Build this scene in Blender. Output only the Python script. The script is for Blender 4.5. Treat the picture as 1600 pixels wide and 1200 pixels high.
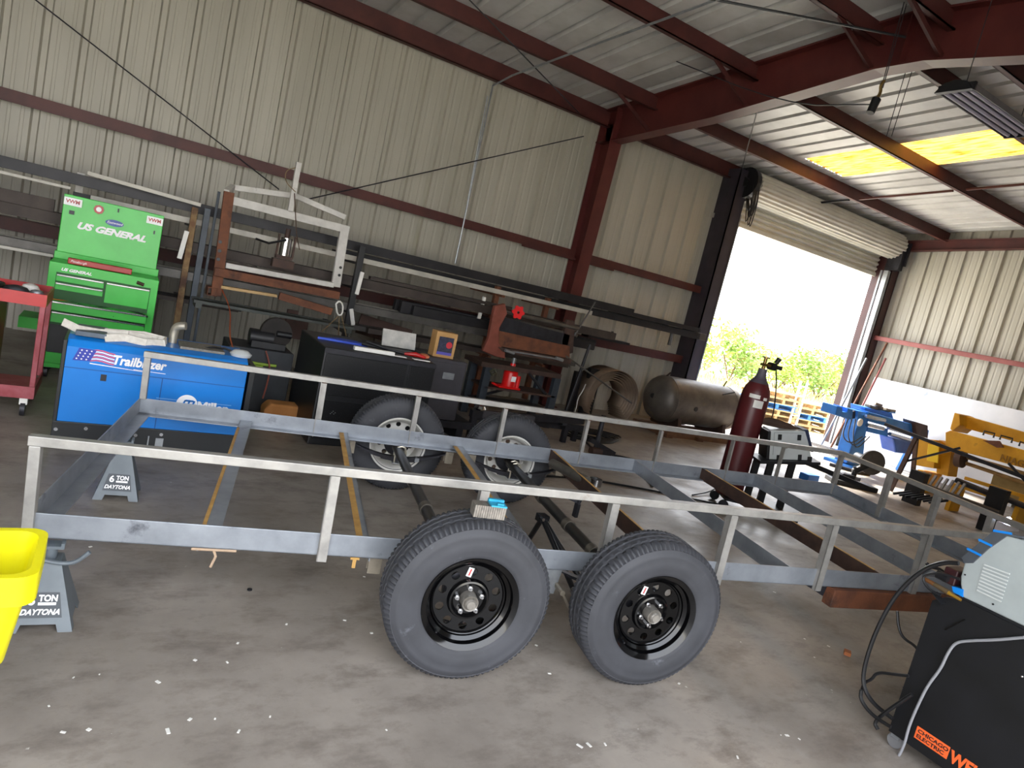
import bpy, bmesh, math, random
from mathutils import Vector, Matrix
for o in list(bpy.data.objects): bpy.data.objects.remove(o, do_unlink=True)
SC = bpy.context.scene
COL = SC.collection
random.seed(7)

# ------------------------------------------------------------------ camera
CAM_LOC = Vector((0, 0, 1.72))
PIT, ROL, YAW = math.radians(7.74), math.radians(13.19), math.radians(58.67)
def cam_axes():
    c, s = math.cos(PIT), math.sin(PIT)
    def w(v):  # heading frame -> shop frame (x along the long wall, y towards it)
        return Vector((v[0]*math.sin(YAW) + v[1]*math.cos(YAW), -v[0]*math.cos(YAW) + v[1]*math.sin(YAW), v[2]))
    fwd, right, up = (0, c, -s), (1, 0, 0), (0, s, c)
    cr, sr = math.cos(ROL), math.sin(ROL)
    u = tuple(cr*right[i] + sr*up[i] for i in range(3))
    v = tuple(sr*right[i] - cr*up[i] for i in range(3))
    return w(u), w(v), w(fwd)
CU, CV, CF = cam_axes()
FPX = 1055.88
cd = bpy.data.cameras.new('camera'); cam = bpy.data.objects.new('camera', cd); COL.objects.link(cam)
cd.sensor_fit = 'HORIZONTAL'; cd.sensor_width = 36.0; cd.lens = 36*FPX/1600; cd.clip_end = 500; cd.clip_start = 0.02
m = Matrix.Identity(4)
for i in range(3):
    m[i][0] = CU[i]; m[i][1] = -CV[i]; m[i][2] = -CF[i]; m[i][3] = CAM_LOC[i]
cam.matrix_world = m
SC.camera = cam

# ------------------------------------------------------------------ light
world = bpy.data.worlds.new('overcast_sky'); SC.world = world; world.use_nodes = True
wn = world.node_tree.nodes; wl = world.node_tree.links
bg = wn['Background']
tc = wn.new('ShaderNodeTexCoord'); sx = wn.new('ShaderNodeSeparateXYZ'); rp = wn.new('ShaderNodeValToRGB')
nz = wn.new('ShaderNodeTexNoise'); nz.inputs['Scale'].default_value = 3.0; nz.inputs['Detail'].default_value = 4
mx = wn.new('ShaderNodeMixRGB'); mx.blend_type = 'MULTIPLY'; mx.inputs[0].default_value = 0.12
wl.new(tc.outputs['Generated'], sx.inputs[0]); wl.new(sx.outputs['Z'], rp.inputs[0])
rp.color_ramp.elements[0].position = 0.0; rp.color_ramp.elements[0].color = (0.93, 0.93, 0.94, 1)
rp.color_ramp.elements[1].position = 0.6; rp.color_ramp.elements[1].color = (0.84, 0.90, 1.0, 1)
wl.new(tc.outputs['Generated'], nz.inputs['Vector'])
wl.new(rp.outputs[0], mx.inputs[1]); wl.new(nz.outputs['Fac'], mx.inputs[2]); wl.new(mx.outputs[0], bg.inputs['Color'])
bg.inputs['Strength'].default_value = 7.8
sd = bpy.data.lights.new('sun', 'SUN'); sd.energy = 26.0; sd.angle = math.radians(4); sd.color = (1, 0.96, 0.9)
sun = bpy.data.objects.new('sun', sd); COL.objects.link(sun)
sun.rotation_euler = Vector((0.12, 0.8, 0.78)).to_track_quat('Z', 'Y').to_euler()
SC.view_settings.view_transform = 'Standard'
try: SC.view_settings.look = 'None'
except Exception: pass
SC.view_settings.exposure = 0.0
SC.view_settings.gamma = 1.0
SC.view_settings.use_curve_mapping = False

# ------------------------------------------------------------------ helpers
def ray(px, py): return CF + CU*((px-800)/FPX) + CV*((py-600)/FPX)
def fy(px, py, Y): d = ray(px, py); return CAM_LOC + d*(Y/d.y)
def fx(px, py, X): d = ray(px, py); return CAM_LOC + d*(X/d.x)
def fz(px, py, Z=0.0): d = ray(px, py); return CAM_LOC + d*((Z-CAM_LOC.z)/d.z)

def lin(h):
    h = h.lstrip('#'); r = []
    for i in (0, 2, 4):
        c = int(h[i:i+2], 16)/255; r.append(c/12.92 if c <= .04045 else ((c+.055)/1.055)**2.4)
    return (*r, 1)
_m = {}
def mat(name, c1, c2=None, rough=.55, metal=0., scale=6., lo=.35, hi=.65, bump=0., bscale=40., c3=None, c3lo=.62, c3hi=.7, s3=2.2, emit=0., stretch=(1,1,1), rvar=0.):
    if name in _m: return _m[name]
    M = bpy.data.materials.new(name); M.use_nodes = True; n = M.node_tree.nodes; l = M.node_tree.links
    b = n['Principled BSDF']; b.inputs['Roughness'].default_value = rough; b.inputs['Metallic'].default_value = metal
    b.inputs['Base Color'].default_value = lin(c1)
    t = n.new('ShaderNodeTexCoord'); mp = n.new('ShaderNodeMapping'); mp.inputs['Scale'].default_value = stretch
    l.new(t.outputs['Object'], mp.inputs['Vector'])
    out = None
    if c2:
        z = n.new('ShaderNodeTexNoise'); z.inputs['Scale'].default_value = scale; z.inputs['Detail'].default_value = 6; z.inputs['Roughness'].default_value = .6
        l.new(mp.outputs[0], z.inputs['Vector'])
        r = n.new('ShaderNodeValToRGB'); r.color_ramp.elements[0].position = lo; r.color_ramp.elements[1].position = hi
        r.color_ramp.elements[0].color = lin(c1); r.color_ramp.elements[1].color = lin(c2)
        l.new(z.outputs['Fac'], r.inputs[0]); out = r.outputs[0]
        if c3:
            z3 = n.new('ShaderNodeTexNoise'); z3.inputs['Scale'].default_value = s3; z3.inputs['Detail'].default_value = 8; z3.inputs['Roughness'].default_value = .7
            l.new(mp.outputs[0], z3.inputs['Vector'])
            r3 = n.new('ShaderNodeValToRGB'); r3.color_ramp.elements[0].position = c3lo; r3.color_ramp.elements[1].position = c3hi
            r3.color_ramp.elements[0].color = (0,0,0,1); r3.color_ramp.elements[1].color = (1,1,1,1)
            l.new(z3.outputs['Fac'], r3.inputs[0])
            x = n.new('ShaderNodeMixRGB'); l.new(r3.outputs[0], x.inputs[0]); l.new(out, x.inputs[1]); x.inputs[2].default_value = lin(c3); out = x.outputs[0]
        l.new(out, b.inputs['Base Color'])
        if rvar:
            mr = n.new('ShaderNodeMapRange'); mr.inputs['To Min'].default_value = max(.05, rough-rvar); mr.inputs['To Max'].default_value = min(1, rough+rvar)
            mr.inputs['From Min'].default_value = .3; mr.inputs['From Max'].default_value = .7
            l.new(z.outputs['Fac'], mr.inputs['Value']); l.new(mr.outputs[0], b.inputs['Roughness'])
    if bump:
        zb = n.new('ShaderNodeTexNoise'); zb.inputs['Scale'].default_value = bscale; zb.inputs['Detail'].default_value = 4
        l.new(mp.outputs[0], zb.inputs['Vector'])
        bp = n.new('ShaderNodeBump'); bp.inputs['Strength'].default_value = bump; bp.inputs['Distance'].default_value = .01
        l.new(zb.outputs['Fac'], bp.inputs['Height']); l.new(bp.outputs[0], b.inputs['Normal'])
    if emit:
        b.inputs['Emission Color'].default_value = lin(c1); b.inputs['Emission Strength'].default_value = emit
    _m[name] = M; return M

def basis(d, up=(0, 0, 1)):
    d = Vector(d).normalized(); up = Vector(up)
    if abs(d.dot(up)) > .98: up = Vector((0, 1, 0)) if abs(d.y) < .9 else Vector((1, 0, 0))
    s = d.cross(up).normalized(); return d, s, s.cross(d).normalized()

class MB:
    def __init__(self): self.v = []; self.f = []
    def add(self, vs, fs):
        k = len(self.v); self.v += [tuple(x) for x in vs]; self.f += [tuple(i+k for i in f) for f in fs]; return self
    def hexa(self, p):   # 8 points: bottom loop 0-3, top loop 4-7
        return self.add(p, [(3,2,1,0),(4,5,6,7),(0,1,5,4),(1,2,6,5),(2,3,7,6),(3,0,4,7)])
    def box(self, c, s, R=None):
        hx, hy, hz = s[0]/2, s[1]/2, s[2]/2; c = Vector(c)
        P = [Vector((a*hx, b*hy, d*hz)) for d in (-1, 1) for a, b in ((-1,-1),(1,-1),(1,1),(-1,1))]
        if R is not None: P = [R @ p for p in P]
        return self.hexa([c+p for p in P])
    def bb(self, x0, x1, y0, y1, z0, z1): return self.box(((x0+x1)/2, (y0+y1)/2, (z0+z1)/2), (abs(x1-x0), abs(y1-y0), abs(z1-z0)))
    def bar(self, a, b, w, h, up=(0,0,1)):   # rectangular bar between two points
        a, b = Vector(a), Vector(b); d, s, u = basis(b-a, up)
        P = []
        for q in (a, b): P += [q - s*w/2 - u*h/2, q + s*w/2 - u*h/2, q + s*w/2 + u*h/2, q - s*w/2 + u*h/2]
        return self.hexa([P[0],P[1],P[2],P[3],P[4],P[5],P[6],P[7]])
    def cyl(self, a, b, r0, r1=None, n=20, cap=True):
        r1 = r0 if r1 is None else r1; a, b = Vector(a), Vector(b); d, s, u = basis(b-a)
        V = []
        for q, r in ((a, r0), (b, r1)):
            for i in range(n):
                t = 2*math.pi*i/n; V.append(q + s*math.cos(t)*r + u*math.sin(t)*r)
        F = [(i, (i+1) % n, n+(i+1) % n, n+i) for i in range(n)]
        if cap: F += [tuple(range(n))[::-1], tuple(range(n, 2*n))]
        return self.add(V, F)
    def ring(self, a, b, ro, ri, n=32):   # hollow pipe
        a, b = Vector(a), Vector(b); d, s, u = basis(b-a); V = []
        for q in (a, b):
            for r in (ro, ri):
                for i in range(n):
                    t = 2*math.pi*i/n; V.append(q + s*math.cos(t)*r + u*math.sin(t)*r)
        F = []
        for i in range(n):
            j = (i+1) % n
            F += [(i, j, 2*n+j, 2*n+i), (n+j, n+i, 3*n+i, 3*n+j), (j, i, n+i, n+j), (2*n+i, 2*n+j, 3*n+j, 3*n+i)]
        return self.add(V, F)
    def tube(self, pts, r, n=8, smooth=0):
        pts = [Vector(p) for p in pts]
        for _ in range(smooth):
            q = [pts[0]]
            for i in range(len(pts)-1): q += [pts[i]*.75+pts[i+1]*.25, pts[i]*.25+pts[i+1]*.75]
            pts = q + [pts[-1]]
        V = []; up = Vector((0, 0, 1)); s = None
        for i, p in enumerate(pts):
            d = (pts[min(i+1, len(pts)-1)] - pts[max(i-1, 0)])
            if d.length < 1e-9: d = Vector((1, 0, 0))
            d.normalize()
            if s is None: _, s, u = basis(d)
            else:
                s = (s - d*s.dot(d)); s = s.normalized() if s.length > 1e-6 else basis(d)[1]; u = s.cross(d)
            rr = r[min(int(i/max(1,len(pts)-1)*(len(r)-1)+.5), len(r)-1)] if isinstance(r, (list, tuple)) else r
            for k in range(n):
                t = 2*math.pi*k/n; V.append(p + s*math.cos(t)*rr + u*math.sin(t)*rr)
        F = []
        for i in range(len(pts)-1):
            for k in range(n):
                j = (k+1) % n; F.append((i*n+k, i*n+j, (i+1)*n+j, (i+1)*n+k))
        F += [tuple(range(n))[::-1], tuple(range((len(pts)-1)*n, len(pts)*n))]
        return self.add(V, F)
    def lathe(self, prof, o, ax, n=48, closed=False):   # prof: (radius, height along axis)
        o = Vector(o); d, s, u = basis(ax); V = []
        for r, h in prof:
            for i in range(n):
                t = 2*math.pi*i/n; V.append(o + d*h + s*math.cos(t)*r + u*math.sin(t)*r)
        F = []; L = len(prof)
        for k in range(L if closed else L-1):
            k2 = (k+1) % L
            for i in range(n):
                j = (i+1) % n; F.append((k*n+i, k*n+j, k2*n+j, k2*n+i))
        return self.add(V, F)
    def prism(self, poly, o, ux, uy, uz, t):   # polygon in (ux,uy), extruded along uz by t
        o, ux, uy, uz = Vector(o), Vector(ux), Vector(uy), Vector(uz); n = len(poly)
        A = [o + ux*p[0] + uy*p[1] for p in poly]; B = [a + uz*t for a in A]
        F = [tuple(range(n))[::-1], tuple(range(n, 2*n))] + [(i, (i+1) % n, n+(i+1) % n, n+i) for i in range(n)]
        return self.add(A+B, F)
    def sheet(self, prof, dirv, thick=None):   # open strip: prof points swept along dirv
        dirv = Vector(dirv); n = len(prof); A = [Vector(p) for p in prof]; B = [a+dirv for a in A]
        return self.add(A+B, [(i, i+1, n+i+1, n+i) for i in range(n-1)])
    def build(self, name, M, parent=None, smooth=False, bevel=0., solid=0.):
        me = bpy.data.meshes.new(name); me.from_pydata(self.v, [], self.f); me.update()
        bm = bmesh.new(); bm.from_mesh(me); bmesh.ops.recalc_face_normals(bm, faces=bm.faces); bm.to_mesh(me); bm.free()
        me.materials.append(M)
        o = bpy.data.objects.new(name, me); COL.objects.link(o)
        if parent: o.parent = parent
        if bevel:
            b = o.modifiers.new('bevel', 'BEVEL'); b.width = bevel; b.segments = 2; b.limit_method = 'ANGLE'; b.angle_limit = math.radians(40)
        if solid:
            b = o.modifiers.new('solid', 'SOLIDIFY'); b.thickness = solid
        if smooth:
            for p in me.polygons: p.use_smooth = True
            try: me.set_sharp_from_angle(angle=math.radians(38))
            except Exception: pass
        return o

def tag(o, label=None, cat=None, group=None, kind=None):
    if label: o['label'] = label
    if cat: o['category'] = cat
    if group: o['group'] = group
    if kind: o['kind'] = kind
    return o
def thing(name, label, cat, loc=(0,0,0), rotz=0, group=None):
    o = bpy.data.objects.new(name, None); COL.objects.link(o); o.location = loc; o.rotation_euler = (0, 0, rotz); o.empty_display_size = .1
    return tag(o, label, cat, group)
def struct(name, mb, M, smooth=False, bevel=0., parent=None, solid=0.):
    o = mb.build(name, M, parent, smooth, bevel, solid)
    if not parent: o['kind'] = 'structure'
    return o
FACE_Y = Matrix(((1,0,0),(0,0,-1),(0,1,0)))       # lettering that faces -y
FACE_X = Matrix(((0,0,-1),(-1,0,0),(0,1,0)))      # lettering that faces -x
def text(s, size, M, parent, loc, R=FACE_Y, name='lettering', ext=.0012, bold=.0, shear=0., sx=1., align='LEFT'):
    c = bpy.data.curves.new(name, 'FONT'); c.body = s; c.size = size; c.extrude = ext; c.offset = bold; c.shear = shear; c.align_x = align; c.resolution_u = 3
    o = bpy.data.objects.new(name+'_tmp', c); COL.objects.link(o)
    dg = bpy.context.evaluated_depsgraph_get(); dg.update()
    me = bpy.data.meshes.new_from_object(o.evaluated_get(dg)); bpy.data.objects.remove(o, do_unlink=True)
    me.name = name; me.materials.clear(); me.materials.append(M)
    for v in me.vertices:
        p = R @ Vector((v.co.x*sx, v.co.y, v.co.z)); v.co = p + Vector(loc)
    q = bpy.data.objects.new(name, me); COL.objects.link(q)
    if parent: q.parent = parent
    return q
def holed(outer, holes, t, M, name, parent, R, loc, smooth=False):   # flat plate with holes, in (x,y), thickness t
    c = bpy.data.curves.new(name, 'CURVE'); c.dimensions = '2D'; c.fill_mode = 'BOTH'; c.extrude = t/2
    for P in [outer]+holes:
        s = c.splines.new('POLY'); s.points.add(len(P)-1); s.use_cyclic_u = True
        for i, p in enumerate(P): s.points[i].co = (p[0], p[1], 0, 1)
    o = bpy.data.objects.new('tmp', c); COL.objects.link(o)
    dg = bpy.context.evaluated_depsgraph_get(); dg.update()
    me = bpy.data.meshes.new_from_object(o.evaluated_get(dg)); bpy.data.objects.remove(o, do_unlink=True)
    me.name = name; me.materials.clear(); me.materials.append(M)
    for v in me.vertices: v.co = R @ v.co + Vector(loc)
    q = bpy.data.objects.new(name, me); COL.objects.link(q)
    if parent: q.parent = parent
    return q
def circ(cx, cy, r, n=20): return [(cx+r*math.cos(2*math.pi*i/n), cy+r*math.sin(2*math.pi*i/n)) for i in range(n)]

# ------------------------------------------------------------------ materials
mWall = mat('cream_wall_panel', '#a19d90', '#b0ac9f', .5, 0, 1.2, stretch=(1,1,.15), c3='#8d8a70', c3lo=.6, c3hi=.8, s3=1.5)
mRoof = mat('white_roof_panel', '#b9b8b4', '#cfcecb', .4, 0, 2)
mRed = mat('red_oxide_primer', '#421d1b', '#532723', .55, 0, 3, c3='#351614', c3lo=.6, c3hi=.75)
mDarkCol = mat('dark_primer', '#2c2830', '#3a343c', .5, 0, 4)
mDoor = mat('roll_door_slats', '#b9b5a6', '#c9c6b8', .45, 0, 2)
mSteel = mat('raw_steel', '#8f8d89', '#a8a5a0', .42, .4, 9, bump=.05, bscale=60, c3='#85796c', c3lo=.62, c3hi=.75, s3=6)
mMill = mat('mill_scale_steel', '#83888f', '#9a9fa6', .36, .45, 5, c3='#5c5e66', c3lo=.6, c3hi=.72, s3=4, bump=.03)
mDark = mat('dark_steel', '#26262a', '#34343a', .45, .4, 8)
mBlack = mat('black_paint', '#101114', '#17181c', .45, 0, 9)
mGloss = mat('gloss_black', '#060607', rough=.12)
mRubber = mat('tire_rubber', '#2c2d31', '#38393e', .68, 0, 4, c3='#54565c', c3lo=.62, c3hi=.72, s3=9)
mRust = mat('rusty_steel', '#5a3626', '#79492f', .75, .1, 7, c3='#38261f', c3lo=.55, c3hi=.7, s3=4, bump=.15)
mTan = mat('yellowed_edge', '#a87f45', '#c49a55', .6, 0, 14)
mRustDark = mat('dark_rust', '#3b2c28', '#523c32', .7, .2, 6, c3='#22201f', c3lo=.55, c3hi=.7)
mChrome = mat('bright_metal', '#b9b9ba', rough=.22, metal=1.)
mGalv = mat('galvanised', '#8c9094', '#a3a7aa', .4, .6, 12)
mGreen = mat('green_enamel', '#35b43a', '#3fc145', .35, 0, 3)
mRedPaint = mat('red_enamel', '#9c1414', '#b31a1a', .35, 0, 3)
mPink = mat('faded_red', '#8c3038', '#a05058', .5, 0, 9)
mBlue = mat('blue_enamel', '#0f72c6', '#127ad0', .28, 0, 2)
mBlueM = mat('blue_machine', '#1560b0', '#1f72c4', .45, 0, 5)
mYellow = mat('yellow_machine', '#c08a10', '#d19a18', .5, 0, 5, c3='#8a6414', c3lo=.64, c3hi=.75, s3=5)
mYelPl = mat('yellow_plastic', '#e6dc08', '#efe614', .4, 0, 4)
mWhite = mat('white_paint', '#d8d6d0', '#e4e2dc', .5, 0, 6)
mChalk = mat('chipped_white', '#b6b3ad', '#cac7c1', .6, 0, 8, c3='#5c4038', c3lo=.64, c3hi=.7, s3=7)
mLetter = mat('white_lettering', '#f2f2f2', rough=.5)
mGreyP = mat('grey_enamel', '#5a6268', '#666e74', .4, .1, 7)
mMaroon = mat('maroon_cylinder', '#4c1519', '#5a1c20', .38, 0, 4, c3='#6d4546', c3lo=.68, c3hi=.74, s3=9)
mWood = mat('pallet_wood', '#a98a5c', '#c2a374', .75, 0, 5, stretch=(1,6,6))
mWoodDk = mat('old_wood', '#5f4330', '#78563c', .8, 0, 6)
mCard = mat('cardboard', '#a9703a', '#b97f48', .85, 0, 6)
mTank = mat('weathered_tank', '#5e5954', '#77716a', .5, .45, 4, c3='#8c7a5c', c3lo=.6, c3hi=.72, s3=3)
mSheet = mat('white_sheet', '#d4d6da', '#e4e5e8', .3, .1, 1.2, c3='#9aa0aa', c3lo=.6, c3hi=.68, s3=1.4)
mHose = mat('black_hose', '#141416', rough=.4)
mRope = mat('orange_cord', '#b4552a', rough=.7)
mStrap = mat('webbing_sling', '#c9c3b8', '#dcd7cd', .85, 0, 30)
mOrange = mat('orange_label', '#e5622a', rough=.5)
mLGrey = mat('light_grey_case', '#c3c8c8', '#cdd2d2', .4, 0, 4)

# ------------------------------------------------------------------ the building
def floor_mat():
    M = bpy.data.materials.new('shop_concrete'); M.use_nodes = True; n = M.node_tree.nodes; l = M.node_tree.links; b = n['Principled BSDF']
    t = n.new('ShaderNodeTexCoord')
    def noise(s, d=6, r=.6, st=(1,1,1)):
        mp = n.new('ShaderNodeMapping'); mp.inputs['Scale'].default_value = st; l.new(t.outputs['Object'], mp.inputs['Vector'])
        z = n.new('ShaderNodeTexNoise'); z.inputs['Scale'].default_value = s; z.inputs['Detail'].default_value = d; z.inputs['Roughness'].default_value = r; l.new(mp.outputs[0], z.inputs['Vector']); return z.outputs['Fac']
    def ramp(i, a, c, ca, cb):
        r = n.new('ShaderNodeValToRGB'); r.color_ramp.elements[0].position = a; r.color_ramp.elements[1].position = c
        r.color_ramp.elements[0].color = ca; r.color_ramp.elements[1].color = cb; l.new(i, r.inputs[0]); return r.outputs[0]
    def mixc(f, a, c):
        x = n.new('ShaderNodeMixRGB'); l.new(f, x.inputs[0]); l.new(a, x.inputs[1])
        if isinstance(c, tuple): x.inputs[2].default_value = c
        else: l.new(c, x.inputs[2])
        return x.outputs[0]
    W, K = (1,1,1,1), (0,0,0,1)
    base = ramp(noise(.9, 8, .65), .3, .7, lin('#787068'), lin('#a49b91'))
    base = mixc(ramp(noise(3.2, 8, .7, (.7, 1.3, 1)), .5, .66, K, (.75,.75,.75,1)), base, lin('#665d55'))
    base = mixc(ramp(noise(1.7, 6, .6), .62, .72, K, (.6,.6,.6,1)), base, lin('#a8a29b'))
    base = mixc(ramp(noise(2.3, 10, .75), .66, .70, K, (.8,.8,.8,1)), base, lin('#3b3531'))
    base = mixc(ramp(noise(6.5, 8, .75, (.85,1.15,1)), .52, .7, K, (.6,.6,.6,1)), base, lin('#6a6159'))
    base = mixc(ramp(noise(14, 4, .6), .72, .76, K, W), base, lin('#c9c4bd'))
    '''
    zz = n.new('ShaderNodeTexNoise'); zz.inputs['Scale'].default_value = 1.3; zz.inputs['Detail'].default_value = 5; l.new(mp.outputs[0], zz.inputs['Vector'])
    ad = n.new('ShaderNodeVectorMath'); ad.operation = 'MULTIPLY_ADD'; ad.inputs[1].default_value = (.6,.6,.6); l.new(zz.outputs['Color'], ad.inputs[0]); l.new(mp.outputs[0], ad.inputs[2])
    vo = n.new('ShaderNodeTexVoronoi'); vo.feature = 'DISTANCE_TO_EDGE'; vo.inputs['Scale'].default_value = .17; l.new(ad.outputs[0], vo.inputs['Vector'])
    base = mixc(ramp(vo.outputs['Distance'], .0006, .002, (.5,.5,.5,1), K), base, lin('#4a433f'))
    '''
    l.new(base, b.inputs['Base Color'])
    rr = n.new('ShaderNodeMapRange'); rr.inputs['From Min'].default_value = .3; rr.inputs['From Max'].default_value = .7; rr.inputs['To Min'].default_value = .3; rr.inputs['To Max'].default_value = .62
    l.new(noise(1.6, 6, .6), rr.inputs['Value']); l.new(rr.outputs[0], b.inputs['Roughness'])
    bp = n.new('ShaderNodeBump'); bp.inputs['Strength'].default_value = .12; bp.inputs['Distance'].default_value = .01
    l.new(noise(22, 6, .6), bp.inputs['Height']); l.new(bp.outputs[0], b.inputs['Normal'])
    return M
XL, XR, YW = -10.0, 14.5, 9.4
struct('floor', MB().bb(XL, XR+.1, -1.0, 9.6, -.12, 0), floor_mat())
mGround = mat('pale_yard', '#cfc8b8', '#dcd6c8', .9, 0, .6, c3='#a3a67c', c3lo=.55, c3hi=.7, s3=.3)
g = MB(); g.add([(-60,-60,-.13),(140,-60,-.13),(140,140,-.13),(-60,140,-.13)], [(0,1,2,3)])
struct('ground', g, mGround)
def ribs(a0, a1, step, off, depth, minor=True):   # list of (position, offset) for a ribbed sheet
    P = [(a0, 0)]; k = math.ceil((a0-off)/step)
    while off+k*step < a1-.08:
        c = off+k*step
        if c > a0+.06:
            P += [(c-.045, 0), (c-.026, depth), (c+.026, depth), (c+.045, 0)]
            for q in ((.118, .237) if minor else ()):
                if c+q+.02 < a1: P += [(c+q-.02, 0), (c+q-.012, depth*.1), (c+q+.012, depth*.1), (c+q+.02, 0)]
        k += 1
    P.append((a1, 0)); return P
w = MB(); w.sheet([(x, YW+d, -.1) for x, d in ribs(XL, 9.12, .352, -.98, .048)], (0, 0, 4.95))
struct('wall_back', w, mWall)
w = MB(); w.sheet([(x, YW+d, 3.86) for x, d in ribs(9.12, 14.55, .352, -.98, .036)], (0, 0, 1.0))
w.bb(9.05, 14.6, 9.36, 9.5, 3.82, 3.9)
struct('wall_above_door', w, mWall)
RZ = lambda y: 4.80 + .084*(9.4-y) if y >= 4.5 else 4.80 + .084*(y+.4)
w = MB(); pr = ribs(-.6, 9.45, .35, 8.44, .045); n0 = len(pr)
w.add([(XR+d, y, -.1) for y, d in pr] + [(XR+d, y, RZ(y)+.04) for y, d in pr], [(i, i+1, n0+i+1, n0+i) for i in range(n0-1)])
struct('wall_right', w, mWall)
pr = ribs(-.6, 9.45, .35, 8.44, .036)
w = MB(); n0 = len(pr)
w.add([(XL-d, y, -.1) for y, d in pr] + [(XL-d, y, RZ(y)+.04) for y, d in pr], [(i, i+1, n0+i+1, n0+i) for i in range(n0-1)])
struct('wall_left', w, mWall)
# unseen front wall behind the camera, shaped for daylight: closed right, wide opening left
w = MB(); P_ = ribs(3.2, XR+.05, .352, -.98, .036)
w.sheet([(x, -.6-d, -.1) for x, d in P_], (0, 0, 4.95))
w.sheet([(x, -.6-d, 3.7) for x, d in ribs(-5.0, 3.2, .352, -.98, .036)], (0, 0, 1.15))
w.sheet([(x, -.6-d, -.1) for x, d in ribs(XL, -5.0, .352, -.98, .036)], (0, 0, 4.95))
struct('wall_front', w, mWall)
def roofseg(mb, x0, x1, y0, y1, step=.352, off=-.98, dep=.055):
    P = ribs(x0, x1, step, off, dep, False); n = len(P)
    mb.add([(x, y0, RZ(y0)+d) for x, d in P] + [(x, y1, RZ(y1)+d) for x, d in P], [(i, i+1, n+i+1, n+i) for i in range(n-1)])
r = MB()
for y0, y1 in ((9.65, 4.5), (4.5, -.7)):
    roofseg(r, XL-.1, 9.42, y0, y1); roofseg(r, 10.47, XR+.1, y0, y1)
roofseg(r, 9.42, 10.47, 9.65, 8.02); roofseg(r, 9.42, 10.47, 4.5, -.7)
struct('ceiling', r, mRoof)
def skylight_mat():
    M = bpy.data.materials.new('yellow_fibreglass'); M.use_nodes = True; n = M.node_tree.nodes; l = M.node_tree.links
    n.remove(n['Principled BSDF']); o = n['Material Output']
    t = n.new('ShaderNodeTexCoord'); mp = n.new('ShaderNodeMapping'); mp.inputs['Scale'].default_value = (8, 1.2, 1); l.new(t.outputs['Object'], mp.inputs[0])
    z = n.new('ShaderNodeTexNoise'); z.inputs['Scale'].default_value = 3; z.inputs['Detail'].default_value = 8; l.new(mp.outputs[0], z.inputs['Vector'])
    r = n.new('ShaderNodeValToRGB'); r.color_ramp.elements[0].position = .35; r.color_ramp.elements[1].position = .62
    r.color_ramp.elements[0].color = lin('#6e4510'); r.color_ramp.elements[1].color = lin('#b88a3c'); l.new(z.outputs['Fac'], r.inputs[0])
    a = n.new('ShaderNodeBsdfTranslucent'); l.new(r.outputs[0], a.inputs[0]); l.new(a.outputs[0], o.inputs['Surface'])
    return M
for k, (y0, y1) in enumerate(((8.02, 6.5), (6.5, 4.5))):
    s = MB(); P = []
    x = 9.42
    while x < 10.46: P += [(x, 0), (x+.02, .012), (x+.045, .012), (x+.065, 0)]; x += .0875
    P.append((10.47, 0)); n0 = len(P)
    s.add([(a, y0, RZ(y0)+d) for a, d in P] + [(a, y1, RZ(y1)+d) for a, d in P], [(i, i+1, n0+i+1, n0+i) for i in range(n0-1)])
    struct('window_%d' % (k+1), s, skylight_mat())
TR = [0]
def trim(mb, M=None, **k):
    TR[0] += 1; return struct('trim_%d' % TR[0], mb, M or mRed, **k)
def zee(mb, x0, x1, y, zt, h=.2, f=.065, lip=.02, t=.012, s=1):   # Z purlin along x, top at zt
    mb.bb(x0, x1, y-t/2, y+t/2, zt-h, zt)
    mb.bb(x0, x1, y-f if s > 0 else y, y if s > 0 else y+f, zt-h, zt-h+t)
    mb.bb(x0, x1, y, y+f, zt-t, zt)
    mb.bb(x0, x1, y-f, y-f+t, zt-h, zt-h+lip)
for y in (8.2, 6.42, 4.85, 4.15, 2.6, .9):
    p = MB(); zee(p, XL, XR, y, RZ(y)-.005, .21); trim(p)
p = MB(); zee(p, XL, XR, 9.3, RZ(9.3)-.005, .27, .09); trim(p)                # eave strut
p = MB(); zee(p, XL, XR, -.35, RZ(-.35)-.005, .27, .09); trim(p)
for x0, x1 in ((XL, 6.2), (6.35, 9.1)):                                        # upper wall girt
    p = MB(); p.bb(x0, x1, 9.2, 9.39, 2.545, 2.557); p.bb(x0, x1, 9.2, 9.212, 2.44, 2.55); p.bb(x0, x1, 9.2, 9.22, 2.43, 2.45); trim(p)
for x0, x1 in ((XL, 6.2), (6.35, 9.1)):                                        # lower wall girt
    p = MB(); p.bb(x0, x1, 9.2, 9.39, 1.235, 1.247); p.bb(x0, x1, 9.2, 9.212, 1.11, 1.24); trim(p)
p = MB(); p.bb(5.2, 6.2, 9.15, 9.2, 2.40, 2.44); p.bb(6.4, 7.0, 9.15, 9.2, 2.40, 2.44); trim(p)
p = MB(); p.bb(14.3, 14.48, 3.4, 9.15, 2.545, 2.557); p.bb(14.3, 14.312, 3.4, 9.15, 2.46, 2.55); trim(p, mat('pink_primer', '#83413d', '#91504b', .55, 0, 4))
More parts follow.
